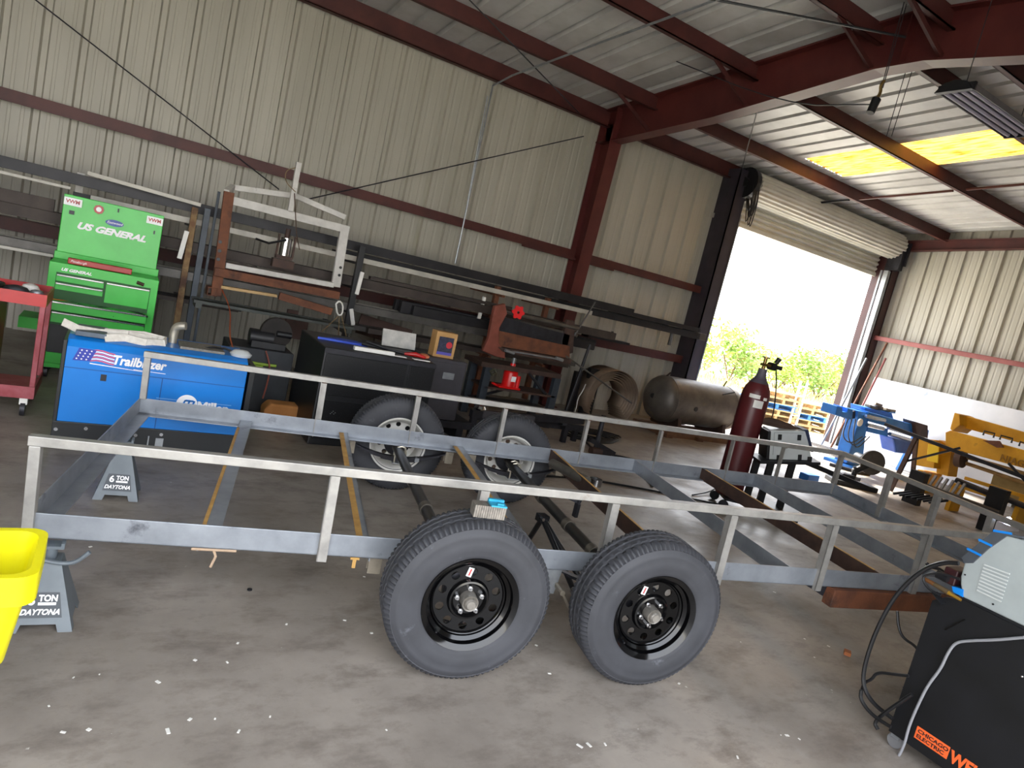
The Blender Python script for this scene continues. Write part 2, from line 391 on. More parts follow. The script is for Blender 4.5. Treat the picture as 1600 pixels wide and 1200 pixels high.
# main frame: rafter and column
def rafter(x, ylo, yhi, pts_b, top, fw=.2, M=mRed):
    p = MB(); poly = [(y, z) for y, z in pts_b] + [(y, z) for y, z in reversed(top)]
    p.prism(poly, (x-.006, 0, 0), (0,1,0), (0,0,1), (1,0,0), .012)
    for L in (pts_b, top):
        for a, b in zip(L[:-1], L[1:]): p.bar((x, a[0], a[1]), (x, b[0], b[1]), fw, .02)
    return p
rb = [(9.25,4.28),(6.9,4.44),(4.75,4.70),(4.25,4.70),(2.1,4.44),(-.3,4.28)]
rt = [(9.35,RZ(9.35)-.02),(4.5,RZ(4.5)-.02),(-.35,RZ(-.35)-.02)]
p = rafter(6.3, 0, 0, rb, rt)
for y in (9.0, 4.5): p.bb(6.2, 6.4, y-.006, y+.006, 4.3 if y > 5 else 4.7, RZ(y)-.03)
p.bb(6.2, 6.4, 8.98, 9.38, 4.28, 4.3)
trim(p, mat('rafter_primer', '#4d1c1b', '#5f2a26', .5, 0, 2))
p = MB(); p.prism([(9.12,0),(9.36,0),(9.36,4.6),(8.98,4.6),(8.98,4.3)], (6.294,0,0), (0,1,0), (0,0,1), (1,0,0), .012)
p.bar((6.3, 9.12, 0), (6.3, 8.98, 4.3), .22, .015, (0,1,0)); p.bar((6.3, 8.98, 4.3), (6.3, 8.98, 4.75), .2, .015, (0,1,0)); p.bb(6.2, 6.4, 9.345, 9.36, 0, 4.75)
p.bb(6.17, 6.43, 9.0, 9.4, 0, .02)
trim(p, mat('rafter_primer', '', ''))
p = rafter(14.38, 0, 0, [(9.25,4.42),(4.5,4.82),(-.3,4.42)], [(9.35,4.62),(4.5,5.0),(-.3,4.62)], .12); trim(p)
# flange braces from purlins to rafter
for y, zb in ((8.2, 4.38), (4.85, 4.72), (4.15, 4.72), (6.42, 4.52)):
    for s in (-1,):
        p = MB(); p.bar((6.3+s*.75, y-.03, RZ(y)-.2), (6.3+s*.06, y-.03, zb), .05, .008); p.bar((6.3+s*.75, y-.05, RZ(y)-.2), (6.3+s*.06, y-.05, zb), .008, .05); trim(p)
# door frame
p = MB(); p.bb(9.08, 9.1, 9.0, 9.42, 0, 4.7); p.bb(9.33, 9.35, 9.0, 9.42, 0, 4.7); p.bb(9.08, 9.35, 9.0, 9.02, 0, 4.7); p.bb(9.2, 9.36, 9.42, 9.5, 0, 3.9)
trim(p, mDarkCol)
p = MB(); p.bb(9.36, 9.40, 9.02, 9.12, 0, 3.95); p.bb(9.36, 9.4, 9.16, 9.2, 0, 3.95); trim(p, mGalv)
p = MB(); p.bb(14.2, 14.22, 9.0, 9.42, 0, 4.7); p.bb(14.44, 14.46, 9.0, 9.42, 0, 4.7); p.bb(14.2, 14.46, 9.0, 9.02, 0, 4.7)
trim(p, mat('door_post_maroon', '#35191c', '#43211f', .5, 0, 4))
p = MB(); p.bb(14.08, 14.18, 9.0, 9.1, 0, 3.95); p.bb(14.08, 14.12, 9.14, 9.18, 0, 3.95); trim(p, mGalv)
# roll-up door
dr = MB()
R0, NX = .27, 176
prof = []
for i in range(NX):
    t = 2*math.pi*i/NX; rr = R0 + .011*math.cos(t*22); prof.append((9.1+rr*math.cos(t), 4.5+rr*math.sin(t)))
dr.prism(prof, (9.5, 0, 0), (0,1,0), (0,0,1), (1,0,0), 4.72)
D1 = dr.build('door_1', mDoor, None, True); D1['kind'] = 'structure'
c = MB(); P = []; z = 4.5
while z > 3.86: P += [(9.31, z), (9.275, z-.02), (9.275, z-.05), (9.31, z-.07), (9.31, z-.09)]; z -= .1
c.add([(9.42, a, b) for a, b in P] + [(14.1, a, b) for a, b in P], [(i, i+1, len(P)+i+1, len(P)+i) for i in range(len(P)-1)])
c.bb(9.42, 14.1, 9.27, 9.31, 3.80, 3.86)
c.build('curtain', mDoor, D1)
c = MB(); c.box((14.3, 9.05, 4.35), (.04, .5, .5)); c.cyl((14.22, 9.1, 4.5), (14.42, 9.1, 4.5), .06); c.prism([(0,0),(.3,-.05),(.3,.3),(0,.42)], (14.15, 8.85, 4.0), (0,1,0), (0,0,1), (1,0,0), .15)
c.build('bracket', mDark, D1)
c = MB(); c.cyl((9.26, 9.0, 4.5), (9.36, 9.0, 4.5), .27, n=28); c.cyl((9.2, 9.0, 4.5), (9.42, 9.0, 4.5), .08); c.bb(9.24, 9.4, 9.02, 9.3, 4.2, 4.75)
c.build('drive_wheel', mBlack, D1)
c = MB()
for k in range(7):
    x = 9.24+.025*k; L = .45+.22*math.sin(k*1.9)**2 + .1*k/7
    c.tube([(x, 8.78, 4.45), (x+.02, 8.74, 4.45-L*.5), (x+.05, 8.8, 4.4-L), (x+.08, 8.9, 4.45-L*.6), (x+.05, 9.0, 4.4)], .009, 6, 2)
c.build('chain', mBlack, D1)

# ------------------------------------------------------------------ trailer under construction
TO = Vector((-.191, 3.065, .333)); ty, tp, tr_ = [math.radians(a) for a in (-12.394, 1.738, .644)]
E1 = Vector((math.cos(ty)*math.cos(tp), math.sin(ty)*math.cos(tp), math.sin(tp)))
E2 = Vector((-math.sin(ty)*math.cos(tr_), math.cos(ty)*math.cos(tr_), math.sin(tr_)))
E2 = (E2 - E1*E1.dot(E2)).normalized(); E3 = E1.cross(E2)
TL, TW, TH = 5.905, 1.983, .425
def TP(u, v, w): return TO + E1*u + E2*v + E3*w
def floor_w(u, v): return -(TO.z + E1.z*u + E2.z*v)/E3.z
trailer = bpy.data.objects.new('trailer', None); COL.objects.link(trailer)
tm = Matrix.Identity(4)
for i in range(3): tm[i][0] = E1[i]; tm[i][1] = E2[i]; tm[i][2] = E3[i]; tm[i][3] = TO[i]
trailer.matrix_world = tm
tag(trailer, 'unpainted steel trailer frame with low rails, two axles and four wheels', 'trailer')
def angle(mb, a, b, vert, flat, t=.007):
    """L iron from a to b: upright leg height vert, flat leg along vector flat (length included)"""
    a, b, flat = Vector(a), Vector(b), Vector(flat); d = (b-a).normalized()
    n = flat.normalized()
    mb.hexa([a, b, b+n*t, a+n*t, a+Vector((0,0,vert)), b+Vector((0,0,vert)), b+n*t+Vector((0,0,vert)), a+n*t+Vector((0,0,vert))])
    mb.hexa([a, b, b+flat, a+flat, a+Vector((0,0,t)), b+Vector((0,0,t)), b+flat+Vector((0,0,t)), a+flat+Vector((0,0,t))])
for name, a, b, fl in (('bottom_rail', (0,0,0), (TL,0,0), (0,.07,0)), ('bottom_rail', (0,TW,0), (TL,TW,0), (0,-.075,0)),
                       ('end_rail', (0,0,0), (0,TW,0), (.08,0,0)), ('end_rail', (TL,0,0), (TL,TW,0), (-.08,0,0))):
    b_ = MB(); angle(b_, a, b, .105, fl); b_.build(name, mMill, trailer, bevel=.002)
for a, b, o_ in (((-.005,0,TH-.02), (TL,0,TH-.02), 1), ((-.005,TW,TH-.02), (TL,TW,TH-.02), -1), ((TL,0,TH-.02), (TL,TW,TH-.02), 0)):
    b_ = MB(); b_.bar(a, b, .04, .04); b_.build('top_rail', mSteel, trailer, bevel=.003)
def post(u, v, out, weld=False):
    b_ = MB(); z0, z1 = (-.02 if out else .1), TH-.04
    vv = v + (-.018 if v < 1 else .02)*(1 if out else 0)
    b_.bb(u-.022, u+.022, v-.024 if v < 1 else v+.018, v-.019 if v < 1 else v+.023, z0, z1)
    b_.bb(u-.022, u-.017, v-.024 if v < 1 else v-.02, v+.02 if v < 1 else v+.023, z0, z1)
    b_.build('post', mSteel, trailer)
    c_ = MB(); c_.tube([(u-.02, v, TH-.042), (u+.02, v, TH-.042)], .006, 6); c_.build('weld_bead', mRust, trailer)
for v in (0, TW):
    b_ = MB(); b_.bar((.02, v, -.02 if v < 1 else .1), (.02, v, TH-.04), .04, .04); b_.build('post', mSteel, trailer, bevel=.003)
    for u in (1.16, 1.855, 2.55, 3.27, 3.965, 4.70, 5.25): post(u, v, True)
    b_ = MB(); b_.bar((TL, v, 0), (TL, v, TH-.04), .04, .04); b_.build('post', mSteel, trailer, bevel=.003)
for v in (.5, .95, 1.42):
    b_ = MB(); b_.bb(TL-.02, TL+.02, v-.022, v+.022, .0, TH-.04); b_.build('post', mSteel, trailer)
CR = ((.68, .08, 0), (1.35, .06, 1), (2.22, .08, 1), (3.02, .06, 2), (3.79, .06, 3), (4.47, .08, 2), (5.03, .07, 3))
for u, w_, k in CR:
    b_ = MB(); y0, y1 = .01, TW-.01
    b_.bb(u-w_/2, u+w_/2, y0, y1, .03, .036)
    b_.bb(u+(w_/2-.006 if k in (1,) else -w_/2), u+(w_/2 if k in (1,) else -w_/2+.006), y0, y1, -.02 if k < 2 else .0, .036 if k < 2 else .1)
    cm = b_.build('cross_member', mMill if k < 2 else (mRustDark if k == 2 else mMill), trailer)
    b_ = MB()
    if k == 0: b_.bb(u-w_/2-.003, u-w_/2+.014, y0+.02, y1-.2, .0365, .039)
    elif k == 1: b_.bb(u-w_/2-.002, u-w_/2+.03, y0+.02, y1-.02, .0365, .039)
    elif k == 2: b_.bb(u-w_/2-.001, u-w_/2+.014, y0+.05, y1-.05, .1, .103)
    else: b_.bb(u-w_/2, u-w_/2+.006, y0+.05, y1-.05, .1, .101)
    b_.build('mill_edge', mTan if k < 3 else mSteel, cm)
b_ = MB(); b_.bb(4.08, 5.6, -.035, .04, -.115, -.003); b_.build('support_tube', mRust, trailer, bevel=.006)
b_ = MB(); b_.prism([(0,0),(.15,0),(.14,-.06)], (3.9,0,-.001), (1,0,0), (0,0,1), (0,1,0), .01); b_.build('gusset', mDark, trailer)
b_ = MB(); b_.tube([(.71,.0,-.01),(.72,-.01,-.03),(.705,-.01,-.08)], .006, 6); b_.tube([(.62,0,-.006),(.80,0,-.004)], .006, 6); b_.build('tack_rod', mat('weld_slag', '#9a8570', '#b59a80', .8), trailer)
b_ = MB(); b_.bb(1.29, 1.33, .0, .02, -.012, -.001); b_.bb(1.302, 1.318, .005, .015, -.055, -.012); b_.build('spring_hanger', mTan, trailer)
# axles, springs, wheels
RT = .372
def make_wheel(u, v, out, rimmat, label):
    """out = -1: outer face towards -v"""
    zc = floor_w(u, v) + RT
    ax = Vector((0, out, 0)); o = Vector((u, v, zc)); W = .225
    # tire profile (radius, offset along the axis), outer face at +W/2
    n = 288; V = []; F = []
    prof = [(.200,-.085),(.212,-.100),(.235,-.112),(.285,-.1165),(.325,-.110),(.350,-.099),(.363,-.088),(.371,-.076),
            (.372,-.060),(.372,-.048),(.363,-.045),(.363,-.037),(.372,-.034),(.372,-.006),(.363,-.003),(.363,.003),(.372,.006),(.372,.034),(.363,.037),(.363,.045),(.372,.048),(.372,.060),
            (.371,.076),(.363,.088),(.350,.099),(.347,.1005),(.344,.0995),(.325,.110),(.312,.1135),(.309,.1125),(.285,.1165),(.255,.1155),(.252,.1145),(.235,.112),(.222,.1085),(.212,.100),(.200,.085)]
    lug = {6: .010, 7: .010, 22: .010, 23: .012, 24: .006, 5: .006, 8: .004, 21: .004}
    d, s, uu = basis(ax)
    for k, (r, h) in enumerate(prof):
        for i in range(n):
            t = 2*math.pi*i/n; rr = r - (lug.get(k, 0) if i % 3 == 0 else 0)
            if k in (9, 12, 17, 20) and i % 6 < 2: rr -= .006
            tt = t + (.008 if k in (13, 16) and i % 2 else 0)
            V.append(o + d*h + s*math.cos(tt)*rr + uu*math.sin(tt)*rr)
    L = len(prof)
    for k in range(L-1):
        for i in range(n):
            j = (i+1) % n; F.append((k*n+i, k*n+j, (k+1)*n+j, (k+1)*n+i))
    T = MB().add(V, F).build('tire', mRubber, trailer, True); T['label'] = label
    r_ = MB()
    r_.lathe([(.203,-.095),(.216,-.103),(.216,-.098),(.200,-.085),(.182,-.06),(.178,-.02),(.178,.045),(.182,.055),(.196,.066),(.199,.090),(.212,.099),(.218,.103),(.215,.108),(.207,.104),(.192,.094),(.187,.072),(.172,.060),(.170,.035),(.172,-.06),(.19,-.09)], o, ax, 64)
    R = Matrix(((1,0,0),(0,0,out),(0,1,0))) if out < 0 else Matrix(((1,0,0),(0,0,1),(0,1,0)))
    rim = r_.build('rim', rimmat, T, True)
    hs = [circ(.128*math.cos(2*math.pi*(i+.5)/10), .128*math.sin(2*math.pi*(i+.5)/10), .019, 20) for i in range(10)]
    holed(circ(0,0,.176,64), hs+[circ(0,0,.042,24)], .006, rimmat, 'wheel_disc', T, R, o + ax*.044)
    d_ = MB(); d_.lathe([(.172,.048),(.165,.058),(.160,.055),(.156,.047)], o, ax, 48)
    d_.lathe([(.096,.046),(.088,.064),(.080,.066),(.074,.058),(.068,.05),(.042,.05)], o, ax, 48); d_.build('wheel_boss', rimmat, T, True)
    h_ = MB(); h_.lathe([(.0,.112),(.019,.112),(.021,.107),(.024,.105),(.026,.101),(.027,.088),(.036,.094),(.038,.05),(.042,.0),(.05,-.04),(.0,-.04)], o, ax, 28); h_.build('hub', mat('greasy_hub','#77736d','#98938b',.4,.5,18), T, True)
    for i in range(5):
        a = 2*math.pi*i/5 + (.4 if u < 2.3 else .9); q = o + Vector((math.cos(a)*.058, 0, math.sin(a)*.058))
        l_ = MB(); l_.cyl(q+ax*.05, q+ax*.068, .0115, n=6); l_.cyl(q+ax*.068, q+ax*.082, .006, n=8); l_.build('lug_nut', mChrome, T)
    a = -2.3; q = o + Vector((math.cos(a)*.187, 0, math.sin(a)*.187)); v_ = MB(); v_.cyl(q+ax*.06, q+ax*.092, .006, .004, 8); v_.build('valve_stem', mBlack, T)
    if out < 0:
        s_ = MB(); a = math.radians(97 if u < 2.3 else 118); q = o + Vector((math.cos(a)*.125, 0, math.sin(a)*.125))+ax*.0485
        s_.box(q, (.024, .001, .042), Matrix.Rotation(.25, 3, 'Y')); st = s_.build('sticker', mLetter, T)
        s_ = MB(); s_.box(q+ax*.001, (.007, .001, .032), Matrix.Rotation(.25, 3, 'Y')); s_.build('sticker_stripe', mRedPaint, T)
    b_ = MB(); b_.lathe([(.0,-.06),(.085,-.06),(.10,-.05),(.10,-.02),(.08,-.01),(0,-.01)], o, ax, 32); b_.build('brake_drum', mDark, T, True)
    return zc
WU = ((1.78, 'left'), (2.70, 'right'))
VN, VF = -.262, TW+.19
for u, s in WU:
    z0 = make_wheel(u, VN, -1, mGloss, 'near %s tire with gloss black round-hole rim' % s)
    z1 = make_wheel(u, VF, 1, mWhite, 'far %s tire with white round-hole rim' % s)
    a = Vector((u, VN+.06, z0)); b = Vector((u-.02, VF-.06, z1)); dd = (b-a).normalized()
    b_ = MB(); b_.cyl(a+dd*.1, b-dd*.1, .034, n=20); b_.cyl(a, a+dd*.1, .022, n=16); b_.cyl(b-dd*.1, b, .022, n=16)
    A = b_.build('axle', mat('axle_paint', '#1c1b1a', '#2b2927', .35, .2, 6), trailer, True)
    for q in (.48, .86, 1.36): MB().cyl(a+dd*(q+.06), a+dd*(q+.12), .040, n=20).build('weld_sleeve', mat('greasy_metal', '#5a544c', '#7b756c', .45, .5, 20), A, True)
    for v in (.06, TW-.06):
        zc = z0 + (z1-z0)*v/TW
        b_ = MB()
        for k, L in enumerate((.36, .30, .22, .14)):
            P = [(u+q*L, v, zc-.052-.008*k + .075*(q*L/.36)**2) for q in (-1,-.75,-.5,-.25,0,.25,.5,.75,1)]
            for p0, p1 in zip(P[:-1], P[1:]): b_.bar(p0, p1, .045, .007)
        sp = b_.build('leaf_spring', mDark, trailer)
        b_ = MB()
        for s in (-.03, .03):
            b_.tube([(u+.038, v+s, zc-.09),(u+.038, v+s, zc+.0),(u+.027, v+s, zc+.032),(u, v+s, zc+.042),(u-.027, v+s, zc+.032),(u-.038, v+s, zc),(u-.038, v+s, zc-.09)], .0065, 8)
        b_.build('u_bolt', mat('zinc', '#b9b2a0', '#cfc8b5', .35, .6, 9), sp, True)
        b_ = MB(); b_.box((u, v, zc-.088), (.11, .09, .008)); b_.box((u+.13, v, zc-.052), (.03,.056,.03)); b_.build('spring_plate', mGalv, sp)
        for s in (-1, 1):
            b_ = MB(); x = u+s*.37
            b_.bb(x-.03, x+.03, v-.03, v-.024, -.09, 0); b_.bb(x-.03, x+.03, v+.024, v+.03, -.09, 0); b_.cyl((x, v-.04, -.02+zc+.045), (x, v+.04, -.02+zc+.045), .009, n=8)
            b_.build('hanger', mat('bare_hanger', '#7d7568', '#968d7e', .5, .5, 9), trailer)
# equaliser link between the near wheels
b_ = MB(); b_.prism([(-.05,0),(.05,0),(.03,-.13),(-.03,-.13)], (2.30,.0,-.0), (1,0,0), (0,0,1), (0,1,0), .008); b_.prism([(-.05,0),(.05,0),(.03,-.13),(-.03,-.13)], (2.30,.07,-.0), (1,0,0), (0,0,1), (0,1,0), .008)
b_.build('center_hanger', mGalv, trailer)
b_ = MB(); b_.bar((2.33,-.02,-.07),(2.40,-.02,-.17), .012, .045, (0,1,0)); b_.bar((2.33,-.05,-.07),(2.40,-.05,-.17), .012, .045, (0,1,0)); b_.cyl((2.34,-.08,-.085),(2.34,.09,-.085), .014, n=10)
b_.build('shackle', mat('bare_hanger', '', ''), trailer)
b_ = MB(); b_.cyl((2.42,-.07,-.09),(2.42,-.03,-.09), .02, n=14); b_.cyl((2.42,-.078,-.09),(2.42,-.07,-.09), .011, n=6); b_.build('bushing', mChrome, trailer, True)

def Tl(u, v, w): return TP(u, v, w)
# pipe, clevis and can around the far frame rail
tag(MB().cyl(Tl(2.93, 1.75, .05), Tl(3.03, 1.30, .075), .036, n=20).build('pipe_offcut', mat('dull_pipe', '#4d4944', '#66625b', .45, .5, 5), None, True), 'short dull grey pipe offcut lying across the trailer frame beside the far right wheel', 'pipe')
t = thing('paint_can', 'small silver can lying open on a trailer cross member', 'can', TP(3.12, 1.35, .037))
MB().ring((0,0,0), (0,0,.05), .05, .046, 28).build('can_body', mChrome, t, True); MB().cyl((0,0,.0), (0,0,.008), .046, n=28).build('can_floor', mGalv, t, True)
# nail pack standing on the near left tire
zt = floor_w(1.82, VN)+2*RT
t = thing('nail_pack', 'collated grey nail strips with a blue clip on the near left tire', 'nails', TP(1.80, VN-.01, zt+.001), ty)
b_ = MB()
for i in range(14): b_.bb(-.07+i*.0102, -.07+i*.0102+.0088, -.03, .035, 0, .055)
b_.build('nail_strip', mat('nail_grey', '#6d6862', '#918b83', .5, .4, 30), t)
b_ = MB(); b_.bb(.0, .072, -.032, .037, .055, .062); b_.bb(.0, .072, .02, .037, .062, .072); b_.bb(.03,.06,-.02,.0,.062,.068); b_.build('clip', mat('cyan_plastic', '#2796b8', rough=.4), t)

# jack stands
def jack_stand(x, y, h, rz, label, full):
    t = thing('jack_stand', label, 'jack stand', (x, y, 0), rz, 'grey jack stands under the trailer')
    B, T2 = .118, .042; hb = h*.80
    def face(sgn, axis, nm):
        # trapezoid side with an arch cut at the foot
        poly = [(-B,0),(-B+.05,0),(-B+.06,.03),(B-.06,.03),(B-.05,0),(B,0),(T2,hb),(-T2,hb)]
        m_ = MB(); tilt = (B-T2)/hb
        A = []
        for px, pz in poly:
            off = sgn*(B - pz*tilt)
            A.append(Vector((px, off, pz)) if axis == 'y' else Vector((off, px, pz)))
        nrm = Vector((0, sgn, tilt)) if axis == 'y' else Vector((sgn, 0, tilt)); nrm.normalize()
        Bv = [a - nrm*.004 for a in A]; n = len(A)
        m_.add(A+Bv, [tuple(range(n)), tuple(range(n, 2*n))[::-1]] + [(i, (i+1) % n, n+(i+1) % n, n+i) for i in range(n)])
        return m_
    M_ = MB()
    for sg, ax in ((-1,'y'),(1,'y'),(-1,'x'),(1,'x')): q = face(sg, ax, ''); M_.add(q.v, q.f)
    M_.bb(-T2, T2, -T2, T2, hb-.02, hb)
    M_.build('base', mGreyP, t)
    MB().cyl((0,0,hb*.5), (0,0,h-.02), .022, n=16).build('column', mGreyP, t, True)
    m_ = MB(); m_.bb(-.045,.045,-.03,.03,h-.02,h-.008); m_.bb(-.045,-.033,-.03,.03,h-.008,h+.004); m_.bb(.033,.045,-.03,.03,h-.008,h+.004); m_.build('saddle', mGreyP, t)
    MB().tube([(-.02,-.05,hb+.01),(.03,-.055,hb+.0),(.075,-.055,hb+.0),(.10,-.055,hb+.012),(.135,-.055,hb+.05)], .009, 8, 2).build('handle', mGreyP, t, True)
    tl = (B-T2)/hb; an = math.atan(tl)
    R = Matrix(((1,0,0),(0,math.sin(an),-math.cos(an)),(0,math.cos(an),math.sin(an))))
    def on(zz, o2=.0015): return (0, -(B-zz*tl)-o2*math.cos(an), zz)
    z1, z2 = .055, .15
    m_ = MB(); m_.add([Vector((-.075,-(B-z1*tl)-.001,z1)), Vector((.075,-(B-z1*tl)-.001,z1)), Vector((.055,-(B-z2*tl)-.001,z2)), Vector((-.055,-(B-z2*tl)-.001,z2))], [(0,1,2,3)])
    m_.build('label_panel', mat('dark_label', '#3f454b', rough=.5), t)
    p = on(.105); text('6', .052, mLetter, t, (-.048, p[1]-.001, p[2]), R, bold=.0015, ext=.0004)
    p = on(.118); text('TON', .034, mLetter, t, (-.012, p[1]-.001, p[2]), R, bold=.0012, ext=.0004, sx=.85)
    m_ = MB(); m_.add([Vector((-.012,-(B-.103*tl)-.0025,.103)), Vector((.048,-(B-.103*tl)-.0025,.103)), Vector((.048,-(B-.113*tl)-.0025,.113)), Vector((-.012,-(B-.113*tl)-.0025,.113))], [(0,1,2,3)]); m_.build('label_bar', mLetter, t)
    p = on(.068); text('DAYTONA', .030, mLetter, t, (-.068, p[1]-.001, p[2]), R, bold=.001, ext=.0004, shear=.3, sx=.9)
    return t
jack_stand(-.085, 3.03, .330, -.05, 'grey jack stand under the near left trailer corner, behind the yellow bin', True)
jack_stand(.165, 4.43, .345, -.08, 'grey jack stand under the left end rail before the blue generator', True)
# tripod stand under the right axle
ap = TP(2.62, 1.0, floor_w(2.7, 1.0)+RT-.05)
t = thing('axle_stand', 'black A-frame pipe stand propping the right axle', 'stand', (ap.x, ap.y, 0))
for dx, dy in ((.12, .27), (.0, -.55), (.16, -.42)):
    MB().cyl((0,0,ap.z-.01), (dx, dy, .012), .018, n=12).build('leg', mBlack, t, True)
MB().box((0,0,ap.z-.01), (.07,.07,.05)).cyl((-.04,-.02,ap.z), (.04,-.02,ap.z), .012, n=8).build('head', mBlack, t, bevel=.006)
m_ = MB(); m_.cyl((-.02,-.045,ap.z-.005), (-.02,-.03,ap.z-.005), .012, n=6); m_.cyl((.025,-.045,ap.z-.02), (.025,-.03,ap.z-.02), .010, n=6); m_.build('bolt', mChrome, t)
q = TP(2.95, 1.2, -.02)
m_ = MB(); m_.bb(-.012,.012,-.02,.02,-.14,-.04); m_.bar((-.1,.06,.0),(.02,0,-.03), .03, .03); m_.cyl((0,0,-.05),(0,0,.0), .012, n=8)
o = m_.build('hanging_bracket', mDark); o.location = q; tag(o, 'small dark bracket hanging inside the frame right of the axle stand', 'bracket')

# ------------------------------------------------------------------ along the long wall, left part
def A(Y): return lambda px, py: fy(px, py, Y)
# green tool chest
t = thing('tool_chest', 'bright green rolling tool chest with raised lid and an open drawer', 'tool chest', (-.09, 7.2, 0))
X0, X1 = -.43, .43
b_ = MB(); b_.bb(X0,X1,0,.46,.50,1.05); b_.bb(X0,X0+.06,0,.46,.12,.5); b_.bb(X1-.06,X1,0,.46,.12,.5); b_.bb(X0,X1,.44,.46,.12,.5); b_.bb(X0,X1,0,.46,.10,.14)
b_.bb(X0+.06,X1-.06,.0,.02,.14,.24); b_.bb(X0,X1,.38,.46,1.05,1.12)
b_.build('body', mGreen, t, bevel=.004)
b_ = MB(); b_.bb(X0+.06,X1-.06,.02,.025,.24,.5); b_.build('shelf_opening', mBlack, t)
b_ = MB(); b_.box((-.005,.40,1.38), (.82,.05,.53), Matrix.Rotation(-.04, 3, 'X')); lid = b_.build('lid', mGreen, t, bevel=.006)
Yl = .365
text('US GENERAL', .082, mLetter, lid, (-.29, Yl-.002, 1.36), name='lettering', bold=.0045, shear=.35, sx=1.2)
b_ = MB(); b_.prism([(.075*math.cos(a*math.pi/14), .03*math.sin(a*math.pi/14)) for a in range(28)], (.005, Yl-.002, 1.475), (1,0,0), (0,0,1), (0,-1,0), .002); b_.build('oval_badge', mat('navy_badge', '#1f3f93', rough=.4), lid)
text('Eastwood', .032, mLetter, lid, (-.058, Yl-.006, 1.466), name='badge_lettering', shear=.3, ext=.0006)
for x, z in ((-.40, 1.585), (.27, 1.58)):
    MB().box((x+.06, Yl-.001, z), (.14,.002,.07)).build('white_sticker', mLetter, lid)
    text('VWM', .045, mRedPaint, lid, (x+.005, Yl-.004, z-.012), name='sticker_lettering', bold=.0015, ext=.0006, sx=1.0)
b_ = MB(); b_.prism(circ(0,0,.042,8), (-.135,Yl-.001,1.57), (1,0,0),(0,0,1),(0,-1,0),.002); b_.build('round_sticker', mRedPaint, lid)
b_ = MB(); b_.prism(circ(0,0,.022,20), (-.135,Yl-.004,1.57), (1,0,0),(0,0,1),(0,-1,0),.002); b_.build('sticker_centre', mLetter, lid)
for k, (x, z) in enumerate(((-.34,1.49),(.02,1.60),(.34,1.47))): b_ = MB(); b_.box((x,Yl-.002,z), (.012 if k else .04,.003,.035)); b_.build('paint_chip', mDark, lid)
text('US GENERAL', .035, mLetter, t, (-.34, -.002, .985), name='small_lettering', bold=.0015, shear=.3, sx=1.15)
def drawer(x0, x1, z0, z1, y=0., hw=.016):
    d_ = MB(); d_.bb(x0+.004, x1-.004, y-.014, y+.0 if y == 0 else .01, z0+.004, z1-.004); D = d_.build('drawer', mGreen, t, bevel=.002)
    h_ = MB(); h_.bb(x0+.006, x1-.006, y-.032, y-.01, z1-.02, z1-.004); h_.build('handle', mChrome, D, bevel=.003); return D
b_ = MB(); b_.bb(X0+.06,X1-.06,-.004,.0,.50,.965); b_.build('drawer_recess', mat('deep_green','#12501a'), t)
drawer(-.37,-.0,.885,.955); drawer(-.37,.0,.81,.88); drawer(.01,.37,.76,.955); drawer(-.37,.37,.64,.73,-.13); drawer(-.37,.37,.515,.62)
b_ = MB(); b_.bb(-.365,.365,-.13,.0,.655,.66); b_.bb(-.365,-.36,-.13,.0,.655,.72); b_.bb(.36,.365,-.13,.0,.655,.72); b_.build('drawer_tray', mGreen, t)
b_ = MB()
for sx_ in (-.36, .36):
    for y in (.06, .40):
        b_.cyl((sx_-.02,y,.05),(sx_+.02,y,.05), .05, n=20); b_.bb(sx_-.03,sx_+.03,y-.03,y+.03,.085,.10)
    b_.build('caster', mDark, t, True); b_ = MB()
b_ = MB(); b_.bb(X0-.17,X0,.05,.4,.50,.52); b_.bb(X0-.17,X0,.04,.06,.42,.52); b_.build('side_shelf', mGreen, t)
random.seed(3)
for i in range(34):   # hand tools in the open drawer
    x = -.34+.68*random.random(); y = 7.095+.07*random.random(); a = random.uniform(-.8, .8); L = random.uniform(.04, .09)
    o = MB().tube([(-L,0,0),(0,0,.004),(L,0,.0)], random.uniform(.006,.012), 6).build('hand_tool', [mDark,mDark,mBlack,mChrome,mOrange][i % 5 if i % 3 else 0])
    o.location = (-.09+x, y, .672+random.random()*.05); o.rotation_euler = (0, random.uniform(-.2,.2), a)
    tag(o, 'small hand tool lying in the pile in the open green drawer', 'hand tool', 'hand tools in the open drawer')
o = MB().bb(-.30,.20,.02,.10,0,.05).build('tool_case', mRedPaint, bevel=.006); o.location = (-.09, 7.2, 1.055); o.rotation_euler = (0,0,.02); tag(o, 'long slim red tool case lying along the top of the green chest', 'tool case')
text('Pittsburgh', .03, mLetter, o, (-.28, .018, .015), shear=.3)
o = MB().tube([(-.03,0,0),(.03,0,-.014)], .016, 8).build('pocket_knife', mat('brown_tool', '#3c2a18', rough=.5)); o.location = (.19, 7.19, 1.0); tag(o, 'small brown clasp stuck on the front of the green chest', 'clasp')
